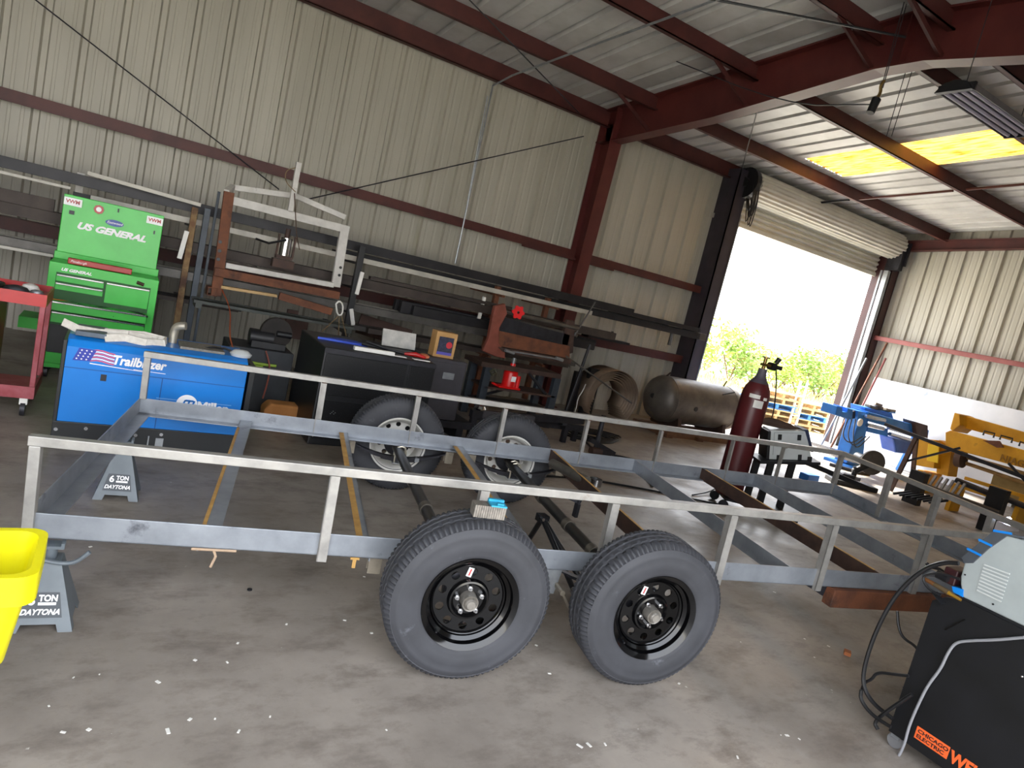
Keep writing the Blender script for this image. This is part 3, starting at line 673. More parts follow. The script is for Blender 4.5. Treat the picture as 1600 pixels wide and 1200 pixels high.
# red service cart at the left edge
t = thing('service_cart', 'faded red steel service cart with open shelves at the left edge', 'cart', (-.83, 5.9, 0))
b_ = MB(); b_.bb(-.38,.42,0,.55,.86,.875); b_.bb(-.38,.42,-.01,.0,.83,.92); b_.bb(.41,.42,0,.55,.83,.92); b_.bb(-.38,.42,.55,.56,.83,.92); b_.build('top_tray', mRedPaint, t)
b_ = MB(); b_.bb(-.38,.42,0,.55,.16,.175); b_.bb(-.38,.42,-.01,.0,.14,.23); b_.bb(.41,.42,0,.55,.14,.23); b_.build('bottom_tray', mPink, t)
for y in (.02,.53): MB().bar((.40,y,.2),(.40,y,.86),.035,.035,(0,1,0)).build('corner_post', mPink, t, bevel=.004)
b_ = MB(); b_.bb(-.38,.14,.1,.5,.2,.83); bx = b_.build('drawer_box', mat('dark_red','#5e1213','#6e1818',.4), t)
for z in (.52,.58,.64,.70): MB().bb(-.36,.08,.085,.10,z,z+.006).build('drawer_pull', mChrome, bx)
for x in (-.3,.36):
    b_ = MB(); b_.cyl((x-.015,.03,.055),(x+.015,.03,.055), .055, n=20); b_.build('caster', mDark, t, True)
    b_ = MB(); b_.cyl((x-.02,.5,.055),(x+.02,.5,.055), .055, n=20); b_.build('caster', mDark, t, True)
    MB().bb(x-.025,x+.025,.0,.06,.09,.14).build('caster_fork', mWhite, t)
for i, (x, y, c, s) in enumerate(((-.62,6.15,mDark,(.16,.10,.05)),(-.55,6.3,mWhite,(.12,.10,.06)),(-.50,6.22,mGalv,(.09,.07,.03)),(-.75,6.3,mBlack,(.1,.16,.04)))):
    o = MB().lathe([(.0,0),(1,0),(1.05,.3),(.8,.8),(.3,1.),(0,1.)], (0,0,0), (0,0,1), 12).build(['sander','grinder','socket_tray','drill'][i], c, None, True); o.scale = (s[0]/2, s[1]/2, s[2]); o.location = (x, y, .876)
    tag(o, ['dark sander on the red cart top beside the white grinder','white round grinder on the red cart nearest the green chest','small grey part at the right corner of the red cart top','flat black tool at the back of the red cart top'][i], 'tool')
# blue engine driven welder
t = thing('welder_generator', 'large blue engine-driven welder generator with flag decal and white lettering', 'generator', (.35, 5.24, 0))
def gx(px, py): p = fy(px, py, 5.24); return p.x-.35, p.z
W2 = .585
b_ = MB(); b_.prism([(0,.18),(0,.70),(.03,.745),(.10,.765),(.52,.765),(.52,.18)], (-W2+.01,0,0), (0,1,0), (0,0,1), (1,0,0), 2*W2-.03); b_.build('housing', mBlue, t, bevel=.006)
b_ = MB(); b_.bb(-W2-.01,W2+.03,-.012,.54,.03,.185); b_.bb(-W2-.012,-W2+.012,-.005,.53,.18,.74); b_.bb(W2-.005,W2+.035,-.008,.53,.18,.73); b_.bb(-W2-.02,-W2+.2,-.02,.56,0,.035); b_.bb(W2-.2,W2+.04,-.02,.56,0,.035)
b_.build('base_frame', mat('black_satin','#0d1012','#15181b',.4,0,6), t, bevel=.004)
b_ = MB(); b_.bb(-W2+.012,W2-.02,-.002,.0,.555,.560); b_.bb(.01,.016,-.002,.0,.185,.555); b_.build('panel_seam', mat('seam_blue','#0a4a8c'), t)
b_ = MB(); b_.bb(-.36,-.325,-.004,0,.49,.535); b_.build('latch', mDark, t)
for x, z in ((-.57,.13),(-.4,.15),(-.1,.13),(.06,.15),(-.57,.06),(-.1,.04)): MB().cyl((x,-.012,z),(x,-.022,z),.012,n=10).build('bolt', mChrome, t)
b_ = MB(); b_.bb(-.02,-.012,-.016,-.01,.0,.13); b_.bb(.03,.08,-.016,-.012,.03,.12); b_.build('tie_down', mGalv, t)
# decals follow the front panel
x0, z0 = gx(113, 562)
fl = MB(); 
for i in range(7):
    fl.add([(x0+.10+ k*.035, -.004, z0+.012*i + .008*math.sin(k*1.2)+ (.004)) for k in range(5)] + [(x0+.10+k*.035, -.004, z0+.012*i+.008*math.sin(k*1.2)+.011) for k in range(5)], [(k,k+1,k+6,k+5) for k in range(4)]) if i % 2 == 0 else None
fl.build('flag_red_stripes', mat('flag_red','#d8505a'), t)
fl = MB()
for i in range(7):
    if i % 2: fl.add([(x0+.10+ k*.035, -.004, z0+.012*i + .008*math.sin(k*1.2)+ (.004)) for k in range(5)] + [(x0+.10+k*.035, -.004, z0+.012*i+.008*math.sin(k*1.2)+.011) for k in range(5)], [(k,k+1,k+6,k+5) for k in range(4)])
fl.build('flag_white_stripes', mLetter, t)
MB().prism([(0,.0),(.10,.004),(.13,.085),(.03,.088)], (x0,-.004,z0), (1,0,0),(0,0,1),(0,-1,0), .001).build('flag_canton', mat('flag_blue','#2a3aa0'), t)
st = MB()
for i in range(4):
    for k in range(3):
        c = (x0+.022+.028*k+.008*i, -.006, z0+.014+.02*i); st.prism([(.007*math.cos(q*math.pi/5+math.pi/2)*(1 if q%2==0 else .45), .007*math.sin(q*math.pi/5+math.pi/2)*(1 if q%2==0 else .45)) for q in range(10)], c, (1,0,0),(0,0,1),(0,-1,0), .0005)
st.build('flag_stars', mLetter, t)
text('Trailblazer', .088, mLetter, t, (x0+.225, -.004, z0+.006), bold=.003, shear=.18, sx=.86)
b_ = MB(); b_.prism([(0,0),(.35,-.015),(.35,-.012),(.0,.006)], (x0+.1,-.004,z0-.012), (1,0,0),(0,0,1),(0,-1,0), .001); b_.prism([(0,0),(.2,-.004),(.2,0),(.0,.004)], (x0+.36,-.004,z0-.018), (1,0,0),(0,0,1),(0,-1,0), .001); b_.build('decal_swoosh', mLetter, t)
lx, lz = gx(292, 629)
b_ = MB(); b_.prism(circ(0,0,.07,32), (lx,-.003,lz-.012), (1,0,0),(0,0,1),(0,-1,0), .001); b_.build('logo_disc', mLetter, t)
b_ = MB()
for k in range(3): b_.prism([(-.05+.034*k,-.05),(-.034+.034*k,-.05),(-.006+.030*k,.03),(-.018+.030*k,.03)], (lx,-.0045,lz-.012), (1,0,0),(0,0,1),(0,-1,0), .001)
b_.prism([(-.02,.02),(.05,.02),(.04,.034),(-.01,.034)], (lx,-.0045,lz-.012), (1,0,0),(0,0,1),(0,-1,0), .001)
b_.build('logo_mark', mBlue, t)
text('Miller', .10, mLetter, t, (lx+.07, -.003, lz-.055), bold=.005, sx=.9)
b_ = MB(); b_.prism([(0,0),(.5,0),(.5,.004),(0,.004)], (lx-.2,-.003,lz+.01), (1,0,0),(0,0,1),(0,-1,0), .0006); b_.build('logo_line', mat('pale_line','#7fb6e8'), t)
b_ = MB(); b_.tube([(.06,.32,.76),(.06,.32,.86),(.08,.30,.90),(.13,.28,.91)], .03, 14, 2); b_.build('exhaust', mat('pale_pipe','#a8a396','#bdb7a8',.4,.6), t, True)
# sling on the generator
b_ = MB()
for pts in ([(-.27,5.33,.84),(-.18,5.36,.80),(-.06,5.42,.785),(.10,5.40,.80),(.25,5.44,.79),(.33,5.48,.78)], [(-.02,5.30,.775),(.1,5.34,.79),(.22,5.33,.775),(.34,5.38,.78),(.36,5.46,.79),(.22,5.5,.80),(.0,5.46,.79)]):
    P = [Vector(p) for p in pts]
    for a, c in zip(P[:-1], P[1:]): b_.bar(a, c+(c-a)*.12, .012, .055, (0,.5,1))
tag(b_.build('lifting_sling', mStrap, bevel=.004), 'dirty white webbing sling folded loosely on top of the blue generator', 'sling')
tag(MB().bb(-.19,-.01,5.30,5.60,.766,.80).build('metal_tray', mat('slate_tray','#4b5560','#5d6772',.5,.3), bevel=.004), 'grey metal tray under the sling on the blue generator', 'tray')
tag(MB().tube([(.62,5.45,.775),(.68,5.42,.80),(.73,5.46,.79),(.77,5.44,.80),(.82,5.42,.78),(.86,5.47,.775)], .008, 8, 2).build('safety_glasses', mBlack), 'dark wire glasses lying at the right end of the generator top', 'glasses')
o = MB().lathe([(0,0),(.07,0),(.08,.02),(.05,.045),(0,.05)], (0,0,0), (0,0,1), 18).build('dust_mask', mLGrey, None, True); o.location = (.87,5.38,.766); tag(o, 'pale round dust mask on the right end of the generator top', 'mask')
o = MB().bb(.45,.75,5.34,5.6,.767,.785).build('mesh_tray', mat('mesh_grey','#66635c','#8a867c',.6,.3,60)); tag(o, 'flat grey wire mesh tray lying in the middle of the generator top', 'tray')
# orange cord from the rack to the generator
tag(MB().tube([(.95,7.9,1.05),(1.0,7.2,.9),(.88,6.2,.8),(.86,5.75,.76)], .006, 6, 3).build('orange_cord', mRope), 'thin orange cord hanging down behind the blue generator', 'cord')

# ------------------------------------------------------------------ steel storage rack with its stock
RY = 8.75
rack = thing('storage_rack', 'long steel storage rack of upright posts and arms against the wall', 'rack', (2.5, RY, 0))
def rp(x, z0, z1, w_, M, y=0.): b_ = MB(); b_.bb(x-2.5-w_/2, x-2.5+w_/2, y-w_/2, y+w_/2, z0, z1); return b_.build('post', M, rack, bevel=.003)
mRustPost = mat('rust_tan_post', '#6a4a30', '#8e7650', .75, 0, 9, c3='#4a3022', c3lo=.5, c3hi=.6)
rp(.60, 0, 1.80, .06, mRustPost, -.74); rp(-.46, 0, 1.88, .07, mWhite); rp(2.42, 0, 1.82, .07, mBlack, -.74); rp(.72, 0, 1.82, .06, mat('slate_post','#2f363e','#3a424b',.5,.2), -.74); rp(.80, 0.2, 2.02, .028, mat('slate_post','',''), -.74)
rp(4.45, 0, 1.72, .07, mRust, -.5); rp(5.35, .2, 1.72, .07, mRust, -.4)
for x in (.62, 2.42, 4.45, 5.35, -.46):
    for z in (.78, 1.03, 1.33, 1.62): MB().bb(x-2.5-.025, x-2.5+.025, -.7, .3, z-.03, z).build('arm', mRust if x > 3 or x < 0 else mDark, rack)
for px, py, qx, qy, Y in ((292,361,280,404,7.93),(566,425,557,460,7.93),(757,464,748,498,8.1)):
    a, b = fy(px,py,Y), fy(qx,qy,Y); a.x -= 2.5; b.x -= 2.5; a.y -= RY; b.y -= RY
    MB().bar(a, b, .045, .03, (0,1,0)).build('stop_bar', mWhite, rack, bevel=.002)
    c = (a+b)/2; MB().bar(c, (c.x, .0, c.z), .02, .02).build('stop_arm', mDark, rack)
mBarG = mat('stock_grey','#4a4846','#625f5b',.5,.5,5); mBarD = mat('stock_dark','#232326','#2f2e31',.5,.4,5); mBarW = mat('stock_pale','#a39f96','#bab6ac',.55,.2,5); mBarB = mat('stock_brown','#37302d','#4a413c',.65,.3,5)
def stock(name, a, b, w_, h, M, lab, grp=None, cat='steel bar', up=(0,0,1)):
    b_ = MB(); b_.bar(a, b, w_, h, up); return tag(b_.build(name, M, bevel=.003), lab, cat, grp)
def row(n, x0, x1, z, y0, dy, h, mats, lab, grp, tilt=0., rx=.6, name='steel_bar', lift=0.):
    for i in range(n):
        a = x0+random.uniform(-rx, rx)*.5; b = x1+random.uniform(-rx, rx); M = mats[i % len(mats)]; hh = h*random.uniform(.8, 1.15)
        y = y0+dy*i; stock(name, (a, y, z+hh/2+lift*i), (b, y, z+hh/2+tilt*(b-a)+lift*i), abs(dy)*.85, hh, M, lab, grp)
random.seed(11)
# top level
stock('steel_channel', (-3.2,8.3,1.80), (6.9,8.3,1.80), .07, .11, mBarD, 'longest dark steel channel along the front of the top rack level', None, 'channel')
stock('steel_strip', (-3.2,8.22,1.70), (-.5,8.22,1.70), .05, .03, mBarW, 'pale steel strip left of the green chest on the top rack level', None, 'strip')
stock('steel_strip', (-.38,8.15,1.885), (.66,8.15,1.84), .06, .04, mBarW, 'cream painted strip lying above the green chest lid on the rack', None, 'strip')
row(4, -.3, 6.0, 1.62, 8.24, .10, .055, [mBarW, mBarG, mBarD, mBarG], 'thin steel bar on the top rack level behind the white press frame', 'thin bars on the top level')
row(5, 2.6, 8.1, 1.62, 8.42, .09, .10, [mBarD, mBarG, mBarD], 'dark steel tube on the right half of the top rack level', 'dark tubes on the top level', rx=.7)
row(3, 5.4, 8.5, 1.74, 8.38, .1, .06, [mBarD], 'dark tube stacked at the right end of the top rack level', 'tubes at the right end', rx=.3)
# second level
row(5, -3.2, 6.0, 1.33, 8.1, .12, .10, [mBarB, mBarG, mBarB, mBarD], 'brownish steel beam on the second rack level from the top', 'beams on the second level', rx=.5)
row(3, 2.7, 4.4, 1.45, 8.12, .1, .04, [mBarB, mBarG], 'short thin bar lying on top of the second rack level', 'short bars on the second level', rx=.3)
# third level
row(5, -3.2, 5.4, 1.03, 8.1, .12, .08, [mBarG, mBarD, mBarW, mBarB], 'grey steel bar on the third rack level from the top', 'bars on the third level', rx=.5)
row(4, 3.2, 6.4, 1.12, 8.12, .11, .13, [mBarD], 'dark steel tube above the bench on the third rack level', 'dark tubes on the third level', rx=.3)
# bottom level
row(4, 2.7, 6.2, .78, 8.25, .12, .06, [mBarB, mBarG], 'rusty brown bar on the lowest rack level', 'bars on the lowest level', rx=.4)
row(4, -.2, 1.25, .78, 8.1, .1, .05, [mBarB, mBarD], 'short brown bar on the lowest rack level left of the press', 'short bars on the lowest level', rx=.2)
stock('steel_plate', (-3,8.05,1.50), (-.6,8.05,1.50), .04, .12, mBarB, 'rusty brown plate on edge left of the green chest', None, 'plate')
stock('steel_strip', (-3,7.98,1.00), (-.55,7.98,1.03), .05, .03, mBarW, 'pale steel strip behind the green chest at mid height', None, 'strip')
for k, (a, b) in enumerate((((1050,492),(1072,500)),((905,478),(1063,512)))):
    pass
tag(MB().tube([(6.6,8.5,1.72),(7.6,8.45,1.72),(7.85,8.42,1.71),(7.93,8.42,1.66),(7.93,8.42,1.42)], .028, 12, 1).build('bent_pipe', mBarG, None, True), 'grey pipe with a hooked end at the right end of the rack', 'pipe')
tag(MB().tube([(6.2,8.35,1.78),(8.6,8.5,1.68)], .012, 8).build('thin_rod', mBarG), 'thin rod sticking out furthest at the right end of the rack', 'rod')
o = MB().bb(6.7,7.6,9.0,9.2,1.25,1.29); tag(o.build('clamp_bar', mDark), 'dark scrap bar lying on the lower wall girt', 'bar')
o = MB().bar((7.0,9.1,1.33),(7.25,9.1,1.33),.06,.06).bar((7.25,9.1,1.3),(7.25,9.1,1.42),.03,.03,(0,1,0)).cyl((7.1,9.05,1.35),(7.1,9.15,1.35),.05); tag(o.build('pipe_vise', mBlack), 'small black vise lying on the lower wall girt', 'vise')
q = fy(905, 548, 7.6)
PB = fy(922,538,7.75); PA = fy(880,655,7.75); PA = PB+(PA-PB)*(PB.z/(PB.z-PA.z))
tag(MB().cyl(PA, PB, .022, n=12).build('leaning_pipe', mBarD, None, True), 'dark pipe leaning upright right of the rusty brake', 'pipe')
for k, (px, w_, d_) in enumerate(((912,.22,.05),(893,.12,.04))):
    p = fy(px, 640, 8.6); o = MB().bb(p.x-w_/2, p.x+w_/2, 8.55+k*.1-.03, 8.6+k*.1, 0, .80-.1*k).build('dark_sheet', mBlack); tag(o, ['dark steel sheet standing against the wall left of the rolled sheets','narrow dark sheet standing left of the wider one'][k], 'sheet')
# hydraulic shop press
PY = 7.75
t = thing('shop_press', 'chipped white and rusty hydraulic shop press frame with a chrome jack', 'press', (1.55, PY, 0))
def pp(px, py, Y=PY): p = fy(px, py, Y); return Vector((p.x-1.55, p.y-PY, p.z))
MB().bar(pp(358,300), pp(337,462), .10, .06, (0,1,0)).build('left_post', mRust, t, bevel=.004)
MB().bar(pp(539,352), pp(524,448), .10, .055, (0,1,0)).build('right_post', mChalk, t, bevel=.004)
MB().bar(pp(358,312), pp(540,358), .05, .085).build('crossbeam', mChalk, t, bevel=.004)
MB().bar(pp(365,293,PY+.25), pp(458,306,PY+.25), .05, .06).build('top_beam', mChalk, t, bevel=.004)
MB().bar(pp(462,306,PY+.25), pp(540,340,PY+.1), .05, .06).build('top_beam', mChalk, t, bevel=.004)
MB().bar(pp(354,300), pp(364,292,PY+.25), .05, .05).build('top_beam', mChalk, t)
MB().bar(pp(453,332), pp(467,254), .055, .05, (0,1,0)).build('mast', mChalk, t, bevel=.004)
MB().bar(pp(352,414), pp(520,445), .12, .055).build('bed_beam', mChalk, t, bevel=.004)
MB().bar(pp(335,424,PY-.06), pp(530,462,PY-.06), .05, .085).build('lower_beam', mRust, t, bevel=.004)
MB().bar(pp(345,448), pp(432,462), .08, .03).build('wood_block', mWood, t)
MB().bar(pp(436,462,PY-.08), pp(518,487,PY-.08), .05, .08).build('loose_channel', mRust, t, bevel=.004)
b_ = MB(); a = pp(332,456,PY-.05); 
for s in (-.04,.04): b_.box(a+Vector((.0,.1,s)), (.1,.2,.008)); b_.box(a+Vector((s*1.1,.1,0)), (.008,.2,.08))
b_.build('foot_tube', mRust, t)
jc = pp(446,385,PY-.02); J = MB(); J.cyl(jc+Vector((0,0,-.10)), jc+Vector((0,0,.09)), .058, n=28); J.build('jack_cylinder', mChrome, t, True)
J = MB(); J.cyl(jc+Vector((0,0,.09)), jc+Vector((0,0,.19)), .026, n=20); J.box(jc+Vector((0,0,-.12)), (.17,.12,.035)); J.box(jc+Vector((.0,0,-.19)), (.22,.12,.09)); J.box(jc+Vector((-.08,0,-.0)), (.02,.03,.24)); J.box(jc+Vector((.09,0,-.0)), (.02,.03,.24)); J.build('jack_body', mRustDark, t)
MB().tube([pp(447,375,PY-.1), pp(420,380,PY-.15), pp(400,373,PY-.2)], .012, 8).build('jack_handle', mBlack, t)
MB().tube([pp(460,302,PY-.04), pp(462,340,PY-.05), pp(463,365,PY-.05), pp(468,390,PY-.04)], .006, 6, 2).build('hose', mat('brown_hose','#4c3a2c'), t)
MB().tube([pp(462,300,PY-.04), pp(446,285,PY-.04), pp(446,266,PY-.04), pp(462,262,PY-.04)], .005, 6, 2).build('wire', mat('tan_wire','#7c6748'), t)
for x, y in ((532,418),(530,430)): q = pp(x, y, PY-.055); MB().cyl(q, q+Vector((0,-.006,0)), .016, n=12).build('bolt_hole', mBlack, t)
for x, y in ((344,378),(343,392),(341,405)): q = pp(x, y, PY-.055); MB().cyl(q, q+Vector((0,-.006,0)), .018, n=12).build('bolt_hole', mBlack, t)
b_ = MB(); zb = pp(340,470).z-.02; b_.bb(-.85,.85,-.1,.1,zb-.03,zb); b_.bb(-.85,.85,.16,.22,zb-.03,zb)
for x in (-.8,.8): b_.bb(x-.03,x+.03,-.1,.24,zb-.08,zb-.03)
b_.build('support_shelf', mat('green_grey_steel','#3c403c','#4b4f4a',.5,.3), t)
o = MB().tube([fy(525,475,7.6), fy(530,470,7.6), fy(536,475,7.6), fy(535,492,7.6), fy(527,492,7.6), fy(525,475,7.6)], .010, 8, 1).build('shackle_ring', mWhite); tag(o, 'pale steel ring hanging below the right end of the press', 'ring')
for a, b in (((528,495),(503,518)), ((534,495),(541,525)), ((530,495),(529,525))):
    o = MB().tube([fy(*a,7.6), fy(*b,7.3)], .006, 6).build('hanging_wire', mat('tan_wire','','')); tag(o, 'tan wire hanging from the pale ring below the press', 'wire', 'wires below the press')
tag(MB().box(fy(458,510,8.6), (.35,.03,.30)).box(fy(454,505,8.55), (.13,.05,.33)).build('brown_board', mat('brown_board','#4c3731','#5b443c',.7)), 'brown board with pale edge on the wall behind the black cabinet', 'board')
tag(MB().bar(fy(560,505,8.7), fy(640,530,8.7), .03, .26).build('hardboard_sheet', mat('brown_board','','')), 'long brown panel against the wall above the black cabinet', 'panel')
tag(MB().bar(fy(548,482,8.0), fy(551,508,8.0), .05, .07, (0,1,0)).build('plastic_bracket', mWhite, bevel=.01), 'white plastic handle hanging on the dark rack post', 'handle')

# ------------------------------------------------------------------ cabinets, things on them
CA = .0
t = thing('black_cabinet', 'large black steel cabinet with perforated front behind the far left wheel', 'cabinet', (2.13, 5.78, 0))
b_ = MB(); b_.bb(-.53,.53,0,.95,.0,.88); b_.build('body', mBlack, t, bevel=.012)
b_ = MB(); b_.bb(-.51,.24,-.012,0,.46,.83); b_.bb(.27,.51,-.012,0,.46,.83); b_.bb(-.51,.24,-.012,0,.06,.42); b_.bb(.27,.51,-.012,0,.06,.42); b_.build('front_panel', mat('speckled_black','#0e0f12','#2b2c31',.4,.1,90,lo=.55,hi=.7), t, bevel=.004)
MB().bb(-.53,.53,-.005,.0,.835,.875).build('edge_trim', mDark, t)
q = Vector((-.36,-.014,.30)); s_ = MB()
for i in range(5): s_.cyl(q+Vector((-.02+.01*i,0,.012*(i%3))), q+Vector((-.02+.01*i,-.003,.012*(i%3))), .004, n=6)
s_.build('screw_cluster', mGalv, t)
t = thing('grey_cabinet', 'dark grey filing cabinet with recessed pull right of the black cabinet', 'cabinet', (3.04, 6.35, 0))
MB().bb(-.21,.23,0,.6,.22,.86).build('body', mat('charcoal_enamel','#37353a','#413f44',.5,0,6), t, bevel=.008)
MB().bb(-.19,.21,-.012,0,.50,.83).build('drawer_front', mat('charcoal_enamel','',''), t, bevel=.004); MB().bb(-.19,.21,-.012,0,.25,.47).build('drawer_front', mat('charcoal_enamel','',''), t, bevel=.004)
MB().bb(-.03,.10,-.02,-.01,.66,.73).build('pull', mGalv, t, bevel=.004)
MB().bb(-.20,.45,.02,.58,.13,.21).bb(-.18,-.1,.05,.55,0,.13).bb(.3,.38,.05,.55,0,.13).build('dolly_base', mDark, t)
zc = .883
o = MB().prism([(-.35,0),(.12,-.03),(.05,.12),(-.1,.16)], (1.98,6.2,zc), (1,0,0),(0,1,0),(0,0,1), .02).build('blue_folder', mat('folder_blue','#1c3fb0','#2750c4',.5)); tag(o, 'bright blue folder lying on the black cabinet', 'folder'); o.scale=(1,1,1)
o = MB().bar((1.87,5.85,zc+.02),(2.25,5.85,zc+.02),.05,.035).build('pale_bar', mWhite, bevel=.003); tag(o, 'pale metal bar on the front edge of the black cabinet', 'bar')
o = MB().box((2.52,6.5,zc+.085), (.36,.02,.17), Matrix.Rotation(-.3,3,'X')).build('white_box_panel', mat('soft_white','#a5a4a0','#c6c4be',.7,0,9)); tag(o, 'white cardboard panel standing on the black cabinet behind the red tools', 'panel')
o = MB().tube([(2.05,6.1,zc+.06),(2.25,6.02,zc+.03),(2.42,5.98,zc+.02)], .012, 8).tube([(2.02,6.12,zc+.03),(2.42,6.02,zc+.012)], .012, 8).build('bolt_cutter', mBlack, None, True); tag(o, 'black handles of a bolt cutter lying on the black cabinet', 'bolt cutter')
o = MB().tube([(2.40,5.98,zc+.02),(2.5,5.95,zc+.035),(2.6,5.93,zc+.02)], [.012,.024,.012], 10).build('red_tool', mRedPaint, None, True); tag(o, 'red tool head lying before the picture box', 'tool')
o = MB().lathe([(0,0),(.05,.01),(.055,.03),(.03,.045),(0,.045)], (0,0,0), (0,0,1), 16).build('glove', mat('orange_glove','#b0603c','#c87850',.8), None, True); o.location = (2.62,6.02,zc); tag(o, 'crumpled orange work glove on the black cabinet beside the picture box', 'glove')
o = MB().box((2.30,5.86,zc+.006), (.14,.06,.006)).build('paper_scrap', mWhite); tag(o, 'white paper scrap on the black cabinet edge, left one', 'paper')
o = MB().box((2.52,5.84,zc+.006), (.16,.06,.006)).build('paper_scrap', mWhite); tag(o, 'white paper scrap on the cabinet edge, right one', 'paper')
pc = thing('picture_box', 'small wooden box with a dark printed picture standing on the grey cabinet', 'box', (3.02, 6.45, .862))
MB().bb(-.12,.12,0,.14,0,.27).build('box', mat('plywood','#b18752','#c09662',.7), pc, bevel=.003)
MB().bb(-.085,.085,-.003,0,.03,.22).build('picture', mat('dark_print','#1b1d2c','#3a3f56',.5,0,30), pc)
MB().cyl((.04,-.006,.14),(.04,-.003,.14),.035,n=16).build('picture_red_shape', mat('print_red','#c2323e'), pc); MB().bb(-.085,.085,-.005,-.003,.03,.06).build('picture_band', mat('print_violet','#5b55b0'), pc)
# bench grinder, timber box, dark stack between generator and cabinet
t = thing('bench_grinder', 'black grinder with a large wheel on a dark stack beside the black cabinet', 'grinder', (1.38, 6.9, .62))
b_ = MB(); b_.cyl((.02,-.04,.16),(.02,.03,.16), .15, n=32); b_.build('wheel', mat('wheel_black','#1b1816','#2a2522',.8), t, True)
b_ = MB(); b_.cyl((-.22,0,.09),(.0,0,.09), .08, n=20); b_.bb(-.2,.12,-.08,.12,0,.06); b_.cyl((.02,-.06,.16),(.16,-.06,.16),.03,n=12); b_.build('motor', mBlack, t, True)
o = MB().bb(.98,1.58,6.75,7.25,.0,.615).build('parts_bin', mat('dark_slate','#23262a','#2d3136',.6), bevel=.01); tag(o, 'dark slate steel bin under the grinder beside the black cabinet', 'bin')
o = MB().tube([(.95,6.72,.50),(1.1,6.70,.49),(1.3,6.71,.48),(1.42,6.70,.485)], .014, 8, 1).tube([(.95,6.72,.47),(1.3,6.71,.455)], .014, 8).build('green_hose', mat('lime_hose','#7d9a2a','#8fac36',.5), None, True); tag(o, 'lime green hose hanging on the dark bin beside the generator', 'hose')
o = MB().prism([(-.16,0),(.16,0),(.16,.2),(-.12,.2),(-.17,.14)], (1.47,6.3,.0), (1,0,0),(0,0,1),(0,1,0), .2).build('timber_block', mCard, bevel=.02); tag(o, 'orange brown timber block on the floor left of the black cabinet', 'block')
tag(MB().tube([(.95,6.25,.01),(1.2,6.2,.01),(1.45,6.15,.012),(1.6,6.2,.01)], .01, 6, 1).tube([(1.0,6.35,.01),(1.3,6.22,.02)], .01, 6, 1).build('extension_cord', mRope), 'orange extension cord on the floor by the timber block', 'cord')
tag(MB().tube([(1.30,6.7,.62),(1.36,6.68,.48),(1.35,6.6,.35),(1.3,6.45,.21)], .008, 6, 2).build('red_wire', mat('dull_red_wire','#8a4a3c')), 'dull red wire looping down to the timber block', 'wire')

# ------------------------------------------------------------------ bench with the rusty sheet brake
BY = 7.45
t = thing('work_bench', 'dark steel work bench carrying the rusty brake', 'bench', (4.65, BY, 0))
b_ = MB(); b_.bb(-.62,.62,0,.5,.70,.76); b_.build('top', mRustDark, t)
for x in (-.5,.58):
    for y in (.03,.44): MB().bb(x-.05,x+.05,y-.03,y+.05,0,.70).build('leg', mat('slate_post','',''), t, bevel=.004)
MB().bb(-.5,.6,.0,.45,.43,.455).build('shelf', mRustDark, t); MB().bb(-.5,.6,.0,.45,.22,.24).build('shelf', mDark, t)
MB().bar((.1,.02,.72),(.45,.02,.46),.04,.03).bar((-.45,.3,.24),(.1,.3,.45),.03,.03).build('brace', mDark, t)
t = thing('sheet_brake', 'rusty cast sheet metal brake with a curved end frame on the bench', 'brake', (4.65, BY, 0))
def bp_(px, py, Y=BY): p = fy(px, py, Y); return (p.x-4.65, p.z)
poly = [bp_(*q) for q in ((772,478),(788,474),(791,490),(779,512),(778,535),(788,548),(788,560),(771,556),(753,548),(762,528),(767,500))]
b_ = MB(); b_.prism(poly, (0,-.03,0), (1,0,0),(0,0,1),(0,1,0), .07); b_.build('end_frame', mat('red_rust','#70392a','#86483a',.7,.1,6), t, bevel=.01)
poly = [bp_(*q) for q in ((888,500),(900,502),(897,552),(876,558),(880,530))]
MB().prism(poly, (0,.02,0), (1,0,0),(0,0,1),(0,1,0), .06).build('end_frame', mRustDark, t, bevel=.008)
b_ = MB(); b_.prism([bp_(*q) for q in ((787,496),(892,524),(888,540),(780,518))], (0,.02,0), (1,0,0),(0,0,1),(0,1,0), .05); b_.build('upper_jaw', mDark, t)
b_ = MB(); b_.prism([bp_(*q) for q in ((780,517),(890,541),(890,560),(776,540))], (0,.0,0), (1,0,0),(0,0,1),(0,1,0), .06); b_.build('apron', mRust, t)
b_ = MB(); b_.prism([bp_(*q) for q in ((776,541),(890,561),(888,568),(784,549))], (0,-.05,0), (1,0,0),(0,0,1),(0,1,0), .12); b_.build('bed_plate', mRustDark, t)
for k, (z, y) in enumerate(((487,.02),(499,.06))):
    a, c = bp_(790, z), bp_(905, z+27); MB().cyl((a[0], y, a[1]), (c[0], y, c[1]), .026, n=14).build('clamp_pipe', mat('dull_pipe','',''), t, True)
a, c = bp_(784, 545), bp_(872, 560); b_ = MB(); b_.cyl((a[0]+.1,-.09,a[1]),(c[0],-.09,c[1]),.011,n=8); b_.cyl((a[0],-.09,a[1]),(a[0]+.14,-.09,a[1]-.02),.02,n=8); b_.cyl((c[0]-.1,-.09,c[1]+.01),(c[0]+.02,-.09,c[1]-.005),.022,n=10); b_.build('screw_rod', mGalv, t)
for A3, B3 in ((fy(898,524,7.48), fy(930,472,7.48)), (fy(884,556,7.45), fy(987,630,7.3))): MB().cyl(A3-Vector((4.65,BY,0)), B3-Vector((4.65,BY,0)), .011, n=8).build('lever_rod', mBarG, t)
kx, kz = bp_(806, 487); P = []
for i in range(48):
    a = 2*math.pi*i/48; r = .08*(1+.16*math.cos(6*a)); P.append((r*math.cos(a), r*math.sin(a)))
